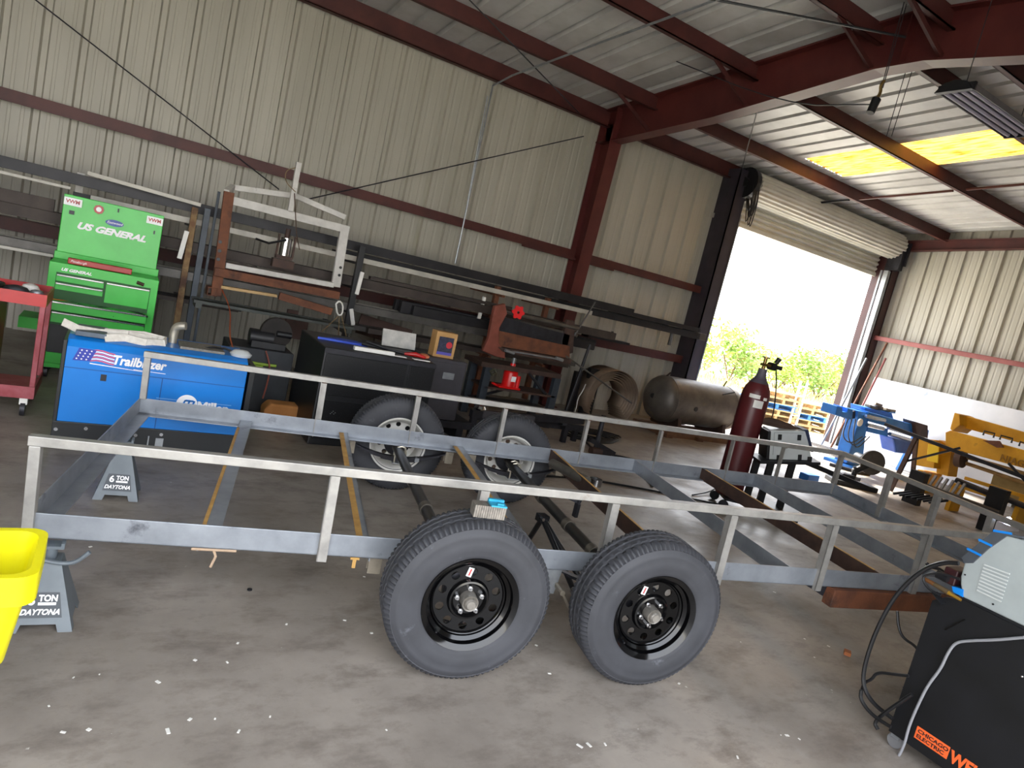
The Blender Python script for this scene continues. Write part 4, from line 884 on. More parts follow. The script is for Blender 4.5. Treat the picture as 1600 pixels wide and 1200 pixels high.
holed(P, [circ(0,0,.02,12)], .02, mat('bright_red','#e0262a',rough=.4), 'star_knob', t, FACE_Y, (kx,-.06,kz))
t = thing('bottle_jack', 'bright red hydraulic bottle jack on the bench shelf', 'jack', (4.55, 7.56, .456))
t.scale = (1.35,1.35,1.4)
JR = mat('jack_red','#d81414','#e01c1c',.3)
MB().bb(-.13,.11,-.06,.08,0,.02).bar((-.13,0,.01),(-.19,-.02,.03),.03,.02).build('base', JR, t, bevel=.006)
MB().lathe([(0,.02),(.07,.02),(.072,.15),(.062,.17),(.055,.175),(.03,.2),(.026,.24),(0,.24)], (0,0,0), (0,0,1), 28).build('body', JR, t, True)
MB().cyl((0,0,.24),(0,0,.29),.018,n=16).build('ram', mGalv, t, True); MB().cyl((.085,-.02,.02),(.085,-.02,.13),.022,n=14).build('pump', JR, t, True)
MB().box((.0,-.0725,.10),(.05,.003,.05)).build('label_plate', mLetter, t)
o = thing('padlock_clamp','small square clamp hanging at the left corner of the bench','clamp',(4.18,7.38,.62)); MB().ring((0,-.02,.04),(0,.02,.04),.05,.035,4).build('clamp_frame', mat('olive_steel','#4b4a36'), o)
# low black frame between rear wheels and bench: trailer tongue and coupler
t = thing('coupler_frame', 'black steel tongue frame with chrome couplers on the floor before the bench', 'tongue frame', (4.1, 6.9, 0))
b_ = MB(); b_.bar((-.55,-.35,.28),(1.2,-.1,.30),.06,.08); b_.build('rail', mDark, t); b_ = MB(); b_.bar((-.3,.1,.16),(1.3,-.0,.18),.06,.08); b_.build('rail', mDark, t)
for x, y, x2, y2 in ((-.25,-.3,-.25,.12),(.1,-.25,.15,.1),(.9,-.15,.95,.05)): MB().bar((x,y,.25),(x2,y2,.2),.06,.06).build('cross_bar', mDark, t)
for x, y in ((-.5,-.34),(.95,-.12),(-.25,.1),(1.2,.0)): MB().bb(x-.03,x+.03,y-.03,y+.03,0,.28 if y < 0 else .17).build('foot', mDark, t)
b_ = MB(); b_.lathe([(0,0),(.06,0),(.07,.02),(.05,.05),(0,.06)], (-.42,-.3,.32), (0,0,1), 18); b_.build('coupler', mChrome, t, True)
MB().bb(-.4,.3,-.36,-.30,.24,.33).build('side_plate', mat('charcoal_enamel','',''), t)
t = thing('drop_leg_jack', 'dark crank jack standing on the floor left of the hose coil', 'jack', (5.0, 6.05, 0))
MB().cyl((0,0,.0),(0,0,.55),.03,n=14).bb(-.07,.07,-.07,.07,0,.02).build('tube', mDark, t, True); MB().bar((-.12,0,.25),(.25,-.05,.12),.05,.05).build('arm', mDark, t); MB().box((.12,-.02,.1),(.18,.1,.12)).build('gear_box', mDark, t, bevel=.01); MB().cyl((-.08,-.02,.12),(.06,-.03,.12),.05,n=14).build('drum', mRustDark, t, True)

# ------------------------------------------------------------------ rolled sheet, tank, hose
n_ = 0
for k in range(6):
    R0 = .46-.035*k; P = []
    a0, a1 = math.radians(-48+3*k), math.radians(222-5*k); c = Vector((7.0, 8.75, .40))
    for i in range(33):
        a = a0+(a1-a0)*i/32; P.append((c.x+R0*math.cos(a)*1.12, c.z+R0*math.sin(a)))
    b_ = MB(); V = [(x, 8.35+.02*k, z) for x, z in P]+[(x, 8.8, z) for x, z in P]; b_.add(V, [(i,i+1,33+i+1,33+i) for i in range(32)])
    o = b_.build('rolled_sheet', mat('rolled_steel','#6a5a4d','#8a7866',.55,.4,3), None, True, solid=.012)
    tag(o, 'curved brown steel sheet nested in the stack leaning on the wall left of the tank', 'rolled sheet', 'nested rolled sheets')
b_ = MB(); V = [(6.45,8.3,.0),(6.5,8.3,.35),(6.60,8.3,.55),(6.75,8.3,.72),(6.45+.03,8.3,.0)]
tag(MB().tube([fy(893,660,8.2), fy(900,640,8.2), fy(903,622,8.2), fy(911,610,8.2), fy(915,600,8.2)], .008, 8, 1).build('torn_edge', mWhite), 'bright cut sheet edge along the left of the rolled sheets', 'edge strip')
ta, tb = Vector((7.72, 8.20, .50)), Vector((9.55, 8.20, .50))
t = thing('steel_tank', 'large weathered grey horizontal steel tank lying on skids by the door', 'tank', (8.6, 8.15, 0))
b_ = MB(); b_.lathe([(0,-.14),(.12,-.13),(.24,-.09),(.34,-.03),(.375,.04),(.38,.09),(.38,1.55),(.375,1.62),(.34,1.69),(.24,1.75),(.12,1.79),(0,1.80)], (-.85,0,.56), (1,0,0), 48); b_.build('shell', mTank, t, True)
b_ = MB()
for x in (-.78,.62): b_.lathe([(.382,0),(.386,.004),(.386,.016),(.382,.02)], (x,0,.56), (1,0,0), 48)
b_.build('weld_band', mTank, t, True)
for p, q in (((-.995,-.0,.58),(-1.0,-.02,.58)), ((-.35,-.385,.52),(-.35,-.378,.52)), ((.62,-.385,.50),(.62,-.378,.50))): MB().cyl(p, q, .04, n=16).build('port', mBlack, t)
MB().cyl((.25,-.3,.82),(.45,-.36,.90),.012,n=8).build('stub_pipe', mDark, t); MB().cyl((-.8,0,.93),(-.75,-.02,1.0),.014,n=8).cyl((.55,0,.93),(.6,0,1.03),.012,n=8).build('nozzle', mRustDark, t)
for x in (-.55,.5):
    MB().prism([(-.30,0),(.30,0),(.34,.02),(.27,.28),(.16,.22),(0,.19),(-.16,.22),(-.27,.28),(-.34,.02)], (x-.04,0,.10), (0,1,0),(0,0,1),(1,0,0), .08).build('saddle', mRustDark, t)
for y in (-.3,.3): MB().bb(-.95,.95,y-.05,y+.05,0,.10).build('skid', mWoodDk, t)
for x in (-.8,-.1,.85): MB().bb(x-.07,x+.07,-.42,.42,.0,.06).build('skid_plank', mWoodDk, t)
b_ = MB()
for k in range(4):
    b_.tube([(5.75+.42*math.cos(a/10*2*math.pi)+.06*k, 7.15+.26*math.sin(a/10*2*math.pi)+.03*k, .015+.012*k) for a in range(11)], .012, 6, 2)
b_.tube([(5.5,6.9,.015),(5.3,6.4,.015),(5.75,6.25,.015),(5.9,5.9,.015),(5.4,5.55,.015),(5.2,5.2,.015)], .014, 6, 3)
tag(b_.build('air_hose', mHose, None, True), 'black air hose coiled on the floor before the rolled sheets', 'hose')
tag(MB().tube([(3.4,5.25,.012),(4.2,5.35,.012),(5.0,5.1,.012),(5.6,4.8,.012),(6.1,4.6,.012)], .011, 6, 3).build('floor_cable', mHose, None, True), 'black cable running along the floor under the far trailer rail', 'cable')
tag(MB().tube([(3.3,5.0,.01),(4.2,4.9,.01),(5.2,4.6,.01),(5.8,4.5,.01)], .007, 6, 3).build('red_cable', mat('dull_red_wire','','')), 'thin red cable on the floor under the far trailer rail', 'cable')
tag(MB().tube([(5.6,5.0,.01),(6.0,5.1,.03),(6.4,5.25,.14),(6.75,5.35,.3)], .009, 6, 3).build('ground_lead', mHose), 'thin dark lead rising from the floor to the gas cylinder', 'lead')

# ------------------------------------------------------------------ gas cylinder and wire feed welder on their cart
cx_, cy_ = 5.85, 4.76
t = thing('gas_cylinder', 'tall maroon gas cylinder with brass valve and regulator', 'gas cylinder', (cx_, cy_, .13))
MB().lathe([(0,.0),(.13,.0),(.143,.02),(.145,.06),(.145,1.06),(.141,1.12),(.125,1.18),(.095,1.235),(.07,1.27)], (0,0,0), (0,0,1), 48).build('body', mMaroon, t, True)
MB().lathe([(.099,1.232),(.07,1.27),(.052,1.30),(.045,1.34),(.045,1.385),(0,1.385)], (0,0,0), (0,0,1), 36).build('neck', mat('neck_grey','#4a4650','#5a5560',.5), t, True)
b_ = MB(); b_.cyl((0,0,1.385),(0,0,1.50),.018,n=12); b_.cyl((0,0,1.50),(0,0,1.515),.038,n=14); b_.cyl((-.05,0,1.43),(.10,-.04,1.43),.014,n=10); b_.build('valve', mat('brass','#7b6338','#94784a',.35,.8,9), t, True)
b_ = MB(); b_.cyl((.10,-.06,1.43),(.10,.02,1.43),.04,n=18); b_.cyl((.10,-.03,1.43),(.19,-.07,1.43),.022,n=12); b_.cyl((.11,-.05,1.47),(.12,-.07,1.53),.026,n=12); b_.build('regulator', mBlack, t, True)
def wrap(z0, z1, a0, a1, r=.1462):
    V = []; n = 10
    for z in (z0, z1):
        for i in range(n+1): a = a0+(a1-a0)*i/n; V.append((r*math.cos(a), r*math.sin(a), z))
    return MB().add(V, [(i,i+1,n+2+i,n+1+i) for i in range(n)])
wrap(.98,1.06,math.radians(-140),math.radians(-100)).build('paper_label', mWhite, t); wrap(1.075,1.115,math.radians(-165),math.radians(-120),.1445).build('paper_label', mWhite, t); wrap(1.07,1.10,math.radians(-105),math.radians(-85),.145).build('paper_label', mWhite, t)
tag(MB().tube([(cx_+.12,cy_-.06,1.55),(cx_+.16,cy_-.1,1.35),(cx_+.2,cy_-.12,1.1),(cx_+.22,cy_-.1,.98)], .007, 6, 2).build('gas_hose', mHose), 'thin black gas hose hanging from the cylinder regulator', 'hose')
h9 = math.radians(-31)
t = thing('welding_cart', 'black two-legged welding cart holding the small welder and cylinder', 'cart', (6.24, 4.50, 0), h9)
MB().box((0,0,.64),(.62,.36,.03),Matrix.Rotation(-.21,3,'Y')).build('top_tray', mBlack, t); MB().bb(-.55,.3,-.19,.19,.10,.125).build('base_tray', mBlack, t)
for x in (-.12,.10): MB().bb(x-.035,x+.035,-.02,.02,.12,.62+.21*x).build('post', mBlack, t)
MB().bb(-.30,-.24,-.03,.03,.12,.56).build('back_post', mBlack, t)
MB().bar((.22,0,.66),(1.0,.1,.52),.06,.05).build('handle_bar', mBlack, t)
for x, y in ((-.55,-.17),(-.55,.17),(.2,-.17),(.2,.17)): MB().cyl((x,y-.015,.05),(x,y+.015,.05),.05,n=20).build('wheel', mDark, t, True)
t = thing('wire_welder', 'small light grey box welder with dark blue striped front on the black cart', 'welder', (6.24, 4.50, .66), h9)
t.rotation_euler = (0, -.21, h9)
MB().prism([(-.21,0),(.23,0),(.23,.04),(.16,.31),(-.21,.31)], (0,.12,0), (1,0,0),(0,0,1),(0,-1,0), .24).build('case', mLGrey, t, bevel=.008)
MB().prism([(.225,.09),(.243,.09),(.175,.325),(.12,.325),(.145,.305)], (0,.13,0), (1,0,0),(0,0,1),(0,-1,0), .26).build('front_band', mat('navy_plastic','#1c2a4a'), t)
MB().bb(-.235,-.205,-.13,.13,.0,.30).build('rear_bumper', mBlack, t, bevel=.006); MB().bb(.19,.24,-.125,.125,-.005,.04).build('front_bumper', mBlack, t, bevel=.006)
for x, z in ((-.11,.24),(.09,.24),(-.11,.02),(.11,.03)): MB().bb(x-.02,x+.02,-.128,-.12,z-.03,z+.03).build('latch', mBlack, t, bevel=.004)
MB().bb(-.17,.13,-.1235,-.12,.285,.289).bb(-.17,-.166,-.1235,-.12,.05,.289).build('door_seam', mat('seam_grey','#8d9292'), t)
o = MB().tube([(-.24,0,0),(-.1,.02,.02),(.05,.0,.01),(.2,.0,.0)], [.03,.045,.04,.02], 8, 1).build('welding_glove', mat('brown_leather','#3c2c24','#4f3b30',.8), None, True); o.location = (6.12,4.56,.975); o.rotation_euler=(0,0,h9); tag(o, 'brown leather welding glove lying on the small grey welder', 'glove')

# ------------------------------------------------------------------ machines along the end wall
def q12(px, py, X=12.): p = fx(px, py, X); return (p.y, p.z)
SL = lambda pts, X, T, mtl, nm, par, bv=.01: MB().prism([q12(*p, X) for p in pts], (X-T/2,0,0), (0,1,0),(0,0,1),(1,0,0), T).build(nm, mtl, par, bevel=bv)
t = thing('press_brake', 'long yellow press brake with raised maker lettering along its front beam', 'press brake', (12, 5, 0))
def child(o): o.parent = t; o.matrix_parent_inverse = Matrix.Translation((-12,-5,0)); return o
def S(pts, X, T, mtl, nm, bv=.01): return child(SL(pts, X, T, mtl, nm, None, bv))
S([(1480,676),(1488,673),(1640,714),(1640,742),(1480,699)], 11.9, .12, mYellow, 'front_beam')
S([(1503,647),(1511,650),(1512,666),(1500,676),(1496,672)], 12.35, .5, mYellow, 'end_frame')
S([(1511,650),(1640,686),(1640,704),(1512,670)], 12.4, .16, mYellow, 'upper_beam')
S([(1444,686),(1472,689),(1469,733),(1440,728)], 11.95, .4, mYellow, 'side_housing')
S([(1450,694),(1468,697),(1466,724),(1448,720)], 11.74, .02, mat('bright_yellow','#e3bb18','#e8c422'), 'housing_door')
S([(1474,688),(1495,700),(1488,745),(1470,740)], 12.1, .3, mYellow, 'leg')
S([(1555,738),(1640,762),(1640,800),(1545,772)], 12.2, .1, mat('tan_panel','#8f7a4a','#a08a58',.6), 'lower_panel')
for a, b, r, M in (((1504,712),(1640,752),.035,mat('tan_pipe','#8c6a3a','#a5814c',.6)), ((1504,722),(1640,768),.03,mat('tan_pipe','',''))):
    child(MB().cyl(fx(*a,12.0), fx(*b,12.0), r, n=14).build('shaft', M, None, True))
child(MB().cyl(fx(1496,716,11.9), fx(1506,718,11.9), .14, n=20).build('shaft_hub', mRustDark, None, True))
for a, b in (((1536,680),(1552,684)), ((1562,687),(1580,692)), ((1592,697),(1604,701))):
    A_, B_ = fx(*a,11.95), fx(*b,11.95); child(MB().tube([A_, A_+Vector((0,0,.07)), B_+Vector((0,0,.07)), B_], .014, 6).build('handle', mBlack))
p = fx(1536,688,11.8); child(MB().prism([(0,0),(.22,-.05),(.30,-.02),(.22,.06)], (11.78,p.y,p.z), (0,-1,0),(0,0,1),(1,0,0), .04).build('lever', mRust))
p = fx(1561,719,11.83); o = text('NIAGARA', .145, mat('dark_gold','#8a5f0c'), None, p, FACE_X, bold=.002, ext=.004, sx=.95); child(o)
child(MB().bb(11.8,12.3,5.85,6.0,0,.35).bb(11.8,12.3,4.3,4.5,0,.5).build('foot', mYellow))
t = thing('low_rail_frame', 'low yellow rail pair running along the floor before the press brake', 'rail', (11, 5, 0))
def childr(o): o.parent = t; o.matrix_parent_inverse = Matrix.Translation((-11,-5,0)); return o
childr(MB().bar(fx(1508,747,11.3), fx(1640,788,11.3), .05, .05).build('rail', mYellow)); childr(MB().bar(fx(1494,758,11.0), fx(1575,784,11.0), .05, .05).build('rail', mYellow))
for px in (1500, 1600): p = fx(px, 756 if px < 1550 else 785, 11.15); childr(MB().bb(11.0,11.3,p.y-.03,p.y+.03,0,p.z).build('leg', mYellow))
t = thing('tined_rake', 'black tubular frame with two rows of short steel tines', 'rake', (10.4, 5, 0))
def childk(o): o.parent = t; o.matrix_parent_inverse = Matrix.Translation((-10.4,-5,0)); return o
childk(MB().cyl(fx(1424,752,10.4), fx(1562,803,10.4), .045, n=16).build('tube', mDark, None, True)); childk(MB().cyl(fx(1494,750,10.7), fx(1563,778,10.7), .04, n=16).build('tube', mDark, None, True))
childk(MB().cyl(fx(1563,776,10.7), fx(1640,806,10.7), .04, n=16).build('tube', mDark, None, True))
for i in range(8):
    a = fx(1445+9*i, 738+2.6*i, 10.6); childk(MB().bar(a, a+Vector((-.1,-.0,-.17)), .03, .035).build('tine', mGalv))
for i in range(7):
    a = fx(1424+9.5*i, 768+2.3*i, 10.3); childk(MB().bar(a, Vector((a.x-.22,a.y+.12,a.z-.09)), .03, .03).build('tine', mDark))
for px, py, X in ((1432,757,10.4),(1556,785,10.5)):
    p = fx(px, py, X); childk(MB().bb(p.x-.06,p.x+.06,p.y-.11,p.y+.11,0.0,p.z+.2).build('end_plate', mBlack))
t = thing('saw_horse', 'dark steel stand with a long top bar and brown splayed legs', 'stand', (10.9, 5, 0))
def childs(o): o.parent = t; o.matrix_parent_inverse = Matrix.Translation((-10.9,-5,0)); return o
childs(MB().bar(fx(1383,663,10.9), fx(1650,765,10.9), .05, .05).build('top_bar', mDark))
childs(MB().bar(fx(1431,684,10.9), fz(1391,767,0), .045, .06, (0,1,0)).build('leg', mRustDark)); childs(MB().bar(fx(1432,684,11.0), fz(1424,762,0), .045, .06, (0,1,0)).build('leg', mRustDark))
childs(MB().bar(fx(1415,721,10.9), fx(1500,700,10.9), .03, .03).build('brace', mDark)); childs(MB().bar(fx(1576,724,10.9), fx(1606,756,10.9), .03, .03).build('brace', mDark))
# blue horizontal ironworker
t = thing('blue_press', 'blue hydraulic bender on a tall leg by the right door post', 'machine', (13, 8, 0))
def childb(o): o.parent = t; o.matrix_parent_inverse = Matrix.Translation((-13,-8,0)); return o
def SB(pts, Y, T, mtl, nm, bv=.01):
    P = [(fy(*p, Y).x, fy(*p, Y).z) for p in pts]; return childb(MB().prism(P, (0,Y-T/2,0), (1,0,0),(0,0,1),(0,1,0), T).build(nm, mtl, None, bevel=bv))
BYY = 7.2
SB([(1297,631),(1304,633),(1305,640),(1312,641),(1313,634),(1321,637),(1320,653),(1293,645)], BYY, .3, mBlueM, 'jaw_block')
SB([(1320,644),(1332,640),(1332,652),(1320,654)], BYY, .15, mDark, 'neck')
SB([(1331,639),(1349,643),(1342,682),(1338,727),(1313,720),(1329,665)], BYY, .25, mBlueM, 'leg')
SB([(1345,640),(1420,661),(1440,669),(1438,680),(1345,655)], BYY, .3, mBlueM, 'beam')
SB([(1340,633),(1382,642),(1385,652),(1340,643)], BYY+.2, .3, mBlueM, 'upper_tank')
SB([(1350,662),(1380,668),(1380,680),(1346,672)], BYY, .2, mBlueM, 'lower_beam')
SB([(1384,681),(1424,689),(1420,707),(1388,704)], BYY-.1, .3, mat('deep_blue','#12408c','#184d9e',.4), 'motor', .03)
for a, b in (((1352,650),(1382,657)), ((1355,664),(1380,670)), ((1388,668),(1440,684)), ((1390,678),(1440,693))):
    childb(MB().cyl(fy(*a,BYY-.2), fy(*b,BYY-.2), .035, n=12).build('hydraulic_rod', mChrome, None, True))
SB([(1420,656),(1440,662),(1440,682),(1422,676)], BYY-.1, .25, mRustDark, 'tool_head')
childb(MB().bb(11.5,12.3,6.9,7.5,0,.05).build('base_plate', mBlueM))
childb(MB().bar(fy(1430,684,BYY), (13.5,BYY,0), .1, .1, (0,1,0)).build('rear_leg', mBlueM))
p = fy(1343,660,BYY-.2); childb(MB().cyl(p, p+Vector((0,-.02,0)), .07, n=20).build('gauge', mWhite, None, True))
for k in range(3):
    a = fy(1325+6*k,655,BYY-.2); childb(MB().tube([a, a+Vector((-.12+.05*k,-.05,-.3)), a+Vector((.15,-.08,-.42-.06*k)), a+Vector((.4,-.1,-.25))], .010, 6, 2).build('hose', mHose))
for i, (px, py) in enumerate(((1362,634),(1372,631),(1380,638),(1388,640),(1368,636))):
    p = fy(px, py, 7.35); o = MB().box((0,0,0), (.26,.12,.05)).build('scrap_piece', mat('scrap_brown','#6a5f50','#80745f',.6,.3,9), bevel=.008); o.location = p+Vector((0,0,-.02+.0*i)); o.rotation_euler = (.1*i,.1,.7*i); tag(o, 'brown metal scrap piece heaped on top of the blue machine', 'scrap', 'scrap heap on the blue machine')
# chop saw and junk in front of the bender
t = thing('chop_saw', 'dark abrasive chop saw with a large grey wheel guard on the floor', 'saw', (9.9, 5.9, 0), -.5)
MB().bb(-.35,.35,-.15,.15,0,.07).build('base', mBlack, t, bevel=.01)
MB().cyl((.22,-.02,.42),(.22,.02,.42),.19,n=36).build('blade_guard', mat('guard_grey','#4a443e','#5e574f',.6,.3,5), t, True)
MB().cyl((-.02,0,.22),(.16,0,.36),.05,n=12).cyl((.0,.0,.12),(.0,.0,.3),.04,n=12).cyl((.1,.03,.42),(.1,.22,.42),.08,n=16).build('motor_arm', mBlack, t, True)
MB().box((-.1,0,.12),(.2,.14,.1)).build('vise', mDark, t, bevel=.01); MB().cyl((-.32,0,.12),(-.22,0,.12),.04,n=14).build('crank', mat('teal_blue','#1c4f8a'), t, True)
t = thing('ladder_frame', 'pale aluminium ladder lying behind the small welder', 'ladder', (11.0, 7.4, 0))
a, b = Vector((-1.2,1.7,.25)), Vector((.6,-.6,.16)); off = Vector((.35,.28,.02))
MB().bar(a,b,.03,.07).build('side_rail', mChrome, t); MB().bar(a+off,b+off,.03,.07).build('side_rail', mChrome, t)
for i in range(8): c = a+(b-a)*(i+.5)/8; MB().cyl(c, c+off, .014, n=8).build('rung', mChrome, t)
for i, (px, py, M, s) in enumerate(((1320,722,mDark,(.5,.08,.05)),(1335,718,mGalv,(.4,.1,.06)),(1345,728,mDark,(.35,.1,.06)),(1360,712,mBlack,(.6,.07,.07)),(1385,722,mWhite,(.6,.1,.08)),(1400,733,mWhite,(.5,.12,.07)),(1310,730,mWhite,(.3,.2,.08)),(1330,735,mDark,(.3,.06,.06)))):
    p = fz(px, py+10, s[2]/2); o = MB().box((0,0,0), s).build('scrap_bar', M, bevel=.004); o.location = (p.x, p.y, s[2]/2+.001); o.rotation_euler = (0,0,-.9+.35*i)
    tag(o, 'short offcut of metal bar lying on the floor before the blue machine', 'offcut', 'offcuts before the blue machine')
o = MB().bb(-.13,.13,-.08,.08,0,.1).build('blue_crate', mBlueM, bevel=.01); p = fz(1265,742,.0); o.location = (9.0,6.0,0); tag(o, 'small blue box on the floor right behind the small welder', 'box')
# white sheet against the end wall
P = [fx(1367,589,14.25), fx(1640,652,14.25)]
V = [(14.25,P[0].y,P[0].z),(14.25,P[1].y,P[1].z),(13.95,P[1].y,0),(13.95,P[0].y,0)]
tag(MB().add(V+[(x+.02,y,z) for x,y,z in V], [(0,1,2,3),(7,6,5,4),(0,4,5,1),(1,5,6,2),(2,6,7,3),(3,7,4,0)]).build('leaning_sheet', mSheet), 'large white metal sheet leaning against the end wall behind the machines', 'sheet')
for k, (a, b) in enumerate((((1354,560),(1312,640)), ((1386,536),(1330,640)), ((1384,560),(1340,650)))):
    A_ = fy(*a, 8.62); B_ = fy(*b, 8.5); d = (B_-A_); s = (0-A_.z)/d.z; B_ = A_+d*s
    tag(MB().cyl(A_, B_, .022, n=10).build('leaning_pole', [mGalv, mRust, mat('pink_primer','','')][k], None, True), ['grey pole leaning beside the right door post, leftmost','rusty pole leaning beside the right door post, highest of three','pinkish pole leaning beside the right door post, rightmost'][k], 'pole')

# ------------------------------------------------------------------ outdoors
mPalB = mat('pallet_blue','#2f6fb0','#3f82c4',.7)
def pallet(x, y, z, rz, M, lab):
    t = thing('pallet', lab, 'pallet', (x, y, z), rz, 'pallets stacked outside the door')
    for i in range(6): c = -.5+.2*i; MB().bb(-.6,.6,c-.06,c+.06,.125,.145).build('deck_board', M, t)
    for c in (-.55,0,.55): MB().bb(c-.03 if 0 else -.6,.6,c*.9-.045,c*.9+.045,.02,.125).build('stringer', mWood, t) if False else MB().bb(c-.045,c+.045,-.5,.5,.02,.125).build('stringer', M, t)
    for c in (-.45,0,.45): MB().bb(-.6,.6,c-.06,c+.06,0,.02).build('bottom_board', M, t)
for s, (x, y, n) in enumerate(((14.75,11.6,6),(16.1,11.6,5))):
    for i in range(n): pallet(x+random.uniform(-.05,.05), y+random.uniform(-.05,.05), -.13+.147*i, random.uniform(-.06,.06)-.15, mPalB if (i == 3 and s == 0) or (i == 2 and s == 1) else mWood, ('blue' if (i == 3 and s == 0) or (i == 2 and s == 1) else 'pale wooden')+' pallet in the %s stack outside the open door' % ('left' if s == 0 else 'right'))
A_, B_ = fy(1267,600,10.9), fy(1231,668,10.9); B_.z = -.12
t = thing('white_ladder', 'white ladder leaning against the pallet stacks outside', 'ladder', tuple(B_))
for o_ in (0,.28):
    MB().bar((o_,0,0), (A_.x-B_.x+o_, .3, A_.z-B_.z), .03, .05, (0,1,0)).build('side_rail', mWhite, t)
for i in range(5): f = (i+.5)/5; MB().cyl(((A_.x-B_.x)*f,.3*f,(A_.z-B_.z)*f), ((A_.x-B_.x)*f+.28,.3*f,(A_.z-B_.z)*f), .014, n=8).build('rung', mWhite, t)
mLeaf = [mat('leaf_a','#7f9a3a','#a3b552',.7,0,3), mat('leaf_b','#6b8a3c','#8da653',.7,0,3), mat('leaf_c','#a8a858','#c3c078',.7,0,3)]
def bush_mesh(seed, n=900):
    r = random.Random(seed); b_ = MB()
    lob = [(r.uniform(-.9,.9), r.uniform(-.8,.8), r.uniform(.5,1.5), r.uniform(.45,.8)) for _ in range(8)]
    for i in range(n):
        L = r.choice(lob); th, ph = r.uniform(0,6.283), math.acos(r.uniform(-.6,1)); rr = L[3]*r.uniform(.75,1.05)
        c = Vector((L[0]+rr*math.sin(ph)*math.cos(th), L[1]+rr*math.sin(ph)*math.sin(th), max(.05, L[2]+rr*math.cos(ph))))
        u = Vector((r.uniform(-1,1), r.uniform(-1,1), r.uniform(-.6,.6))).normalized()*r.uniform(.07,.15); v = u.cross(Vector((r.uniform(-1,1), r.uniform(-1,1), 1))).normalized()*.05
        b_.add([c-u, c+v, c+u, c-v], [(0,1,2,3)])
    return b_
protos = []
for k in range(3):
    t = thing('bush', 'pale green leafy bush in the sunlit hedge row far outside', 'bush', (0,0,0), 0, 'bushes beyond the yard')
    f = bush_mesh(50+k).build('foliage', mLeaf[k], t); f['kind'] = 'stuff'
    s_ = MB()
    for i in range(5): a = i*1.3; s_.cyl((0,0,0), (.6*math.cos(a),.6*math.sin(a),1.0), .03, .015, 6)
    s_.build('stem', mWoodDk, t); protos.append(t)
k = 0
r = random.Random(5)
for row_, (y0, n_) in enumerate(((22,10),(25.5,12))):
    for i in range(n_):
        px = 22+i*1.75+row_*1.5+r.uniform(-.4,.4); o = protos[k % 3]
        if k >= 3:
            q = o.copy(); COL.objects.link(q)
            for ch in list(o.children): c_ = ch.copy(); COL.objects.link(c_); c_.parent = q
            o = q
        o.location = (px, y0+r.uniform(-.8,.8), -.13); s_ = r.uniform(.8,1.35); o.scale = (s_, s_, s_*r.uniform(.9,1.15)); o.rotation_euler = (0,0,r.uniform(0,6.28)); k += 1
o = MB()
rg = random.Random(9)
for i in range(2600):
    x, y = rg.uniform(17,44), rg.uniform(17,22.5); h = rg.uniform(.15,.5); a = rg.uniform(0,3.14); w_ = .03
    o.add([(x-w_*math.cos(a), y-w_*math.sin(a), -.13), (x+w_*math.cos(a), y+w_*math.sin(a), -.13), (x+rg.uniform(-.1,.1), y+rg.uniform(-.1,.1), h-.13)], [(0,1,2)])
tag(o.build('tall_grass', mLeaf[2]), 'tall pale grass growing in front of the bushes outside', 'grass', None, 'stuff')

# ------------------------------------------------------------------ foreground right: black welding cart with the big welder
t = thing('welder_cart', 'black steel welding cart with an orange label at the lower right corner', 'cart', (3.45, 1.5, 0))
def yz(px, py, X=3.45): p = fx(px, py, X); return (p.y-1.5, p.z)
b_ = MB(); b_.prism([(-.95,.07),(.01,.07),(.01,.755),(-.04,.80),(-.11,.822),(-.95,.805)], (0,0,0), (0,1,0),(0,0,1),(1,0,0), .008); b_.build('side_panel', mat('cart_black','#0d0e10','#15161a',.42,.1,5,bump=.02), t)
b_ = MB(); b_.bb(.01,.46,-.95,.01,.07,.09).bb(.01,.46,-.01,.01,.07,.72).bb(.01,.46,-.95,-.08,.78,.80).bb(.455,.463,-.95,.01,.07,.8); b_.build('body', mBlack, t)
for x, y in ((.03,-.02),(.42,-.02),(.03,-.9),(.42,-.9)):
    b_ = MB(); b_.cyl((x-.014,y,.035),(x+.014,y,.035),.035,n=20); b_.build('caster_wheel', mat('grey_rubber','#6e6e70'), t, True)
    MB().bb(x-.02,x+.02,y-.02,y+.02,.05,.07).build('caster_fork', mGalv, t)
for px, py in ((1497,1004),(1465,933),(1471,941),(1597,1057)):
    y, z = yz(px, py); MB().lathe([(0,0),(.006,0),(.005,.003),(0,.005)], (-.001,y,z), (-1,0,0), 12).build('rivet', mChrome, t, True)
y, z = yz(1508,968); b_ = MB(); b_.bar((-.002,y,z),(-.002,y+.06,z-.085), .006, .014, (1,0,0)); b_.build('slot', mGloss, t)
y0, z0 = yz(1434,1134); y1, z1 = yz(1500,1177)
LB = MB(); LB.bb(-.003,-.0005,y0-.150,y0,.118,.178).build('orange_badge', mOrange, t, bevel=.001)
text('CHICAGO', .024, mBlack, t, (-.0036, y0-.008, .152), FACE_X, bold=.0006, ext=.0005, sx=1.25); text('ELECTRIC', .024, mBlack, t, (-.0036, y0-.008, .127), FACE_X, bold=.0006, ext=.0005, sx=1.2)
text('WELDING', .075, mOrange, t, (-.0015, y0-.160, .120), FACE_X, bold=.003, ext=.0015, sx=.8)
t = thing('large_welder', 'large light grey welder with blue-striped black front standing on the black cart', 'welder', (3.46, 1.5, .83))
def wz(px, py): p = fx(px, py, 3.46); return (p.y-1.5, p.z-.83)
pl = [wz(*q) for q in ((1504,874),(1521,878),(1551,849),(1572,836))]
P0 = [wz(1494,910), wz(1504,876), wz(1553,832)]
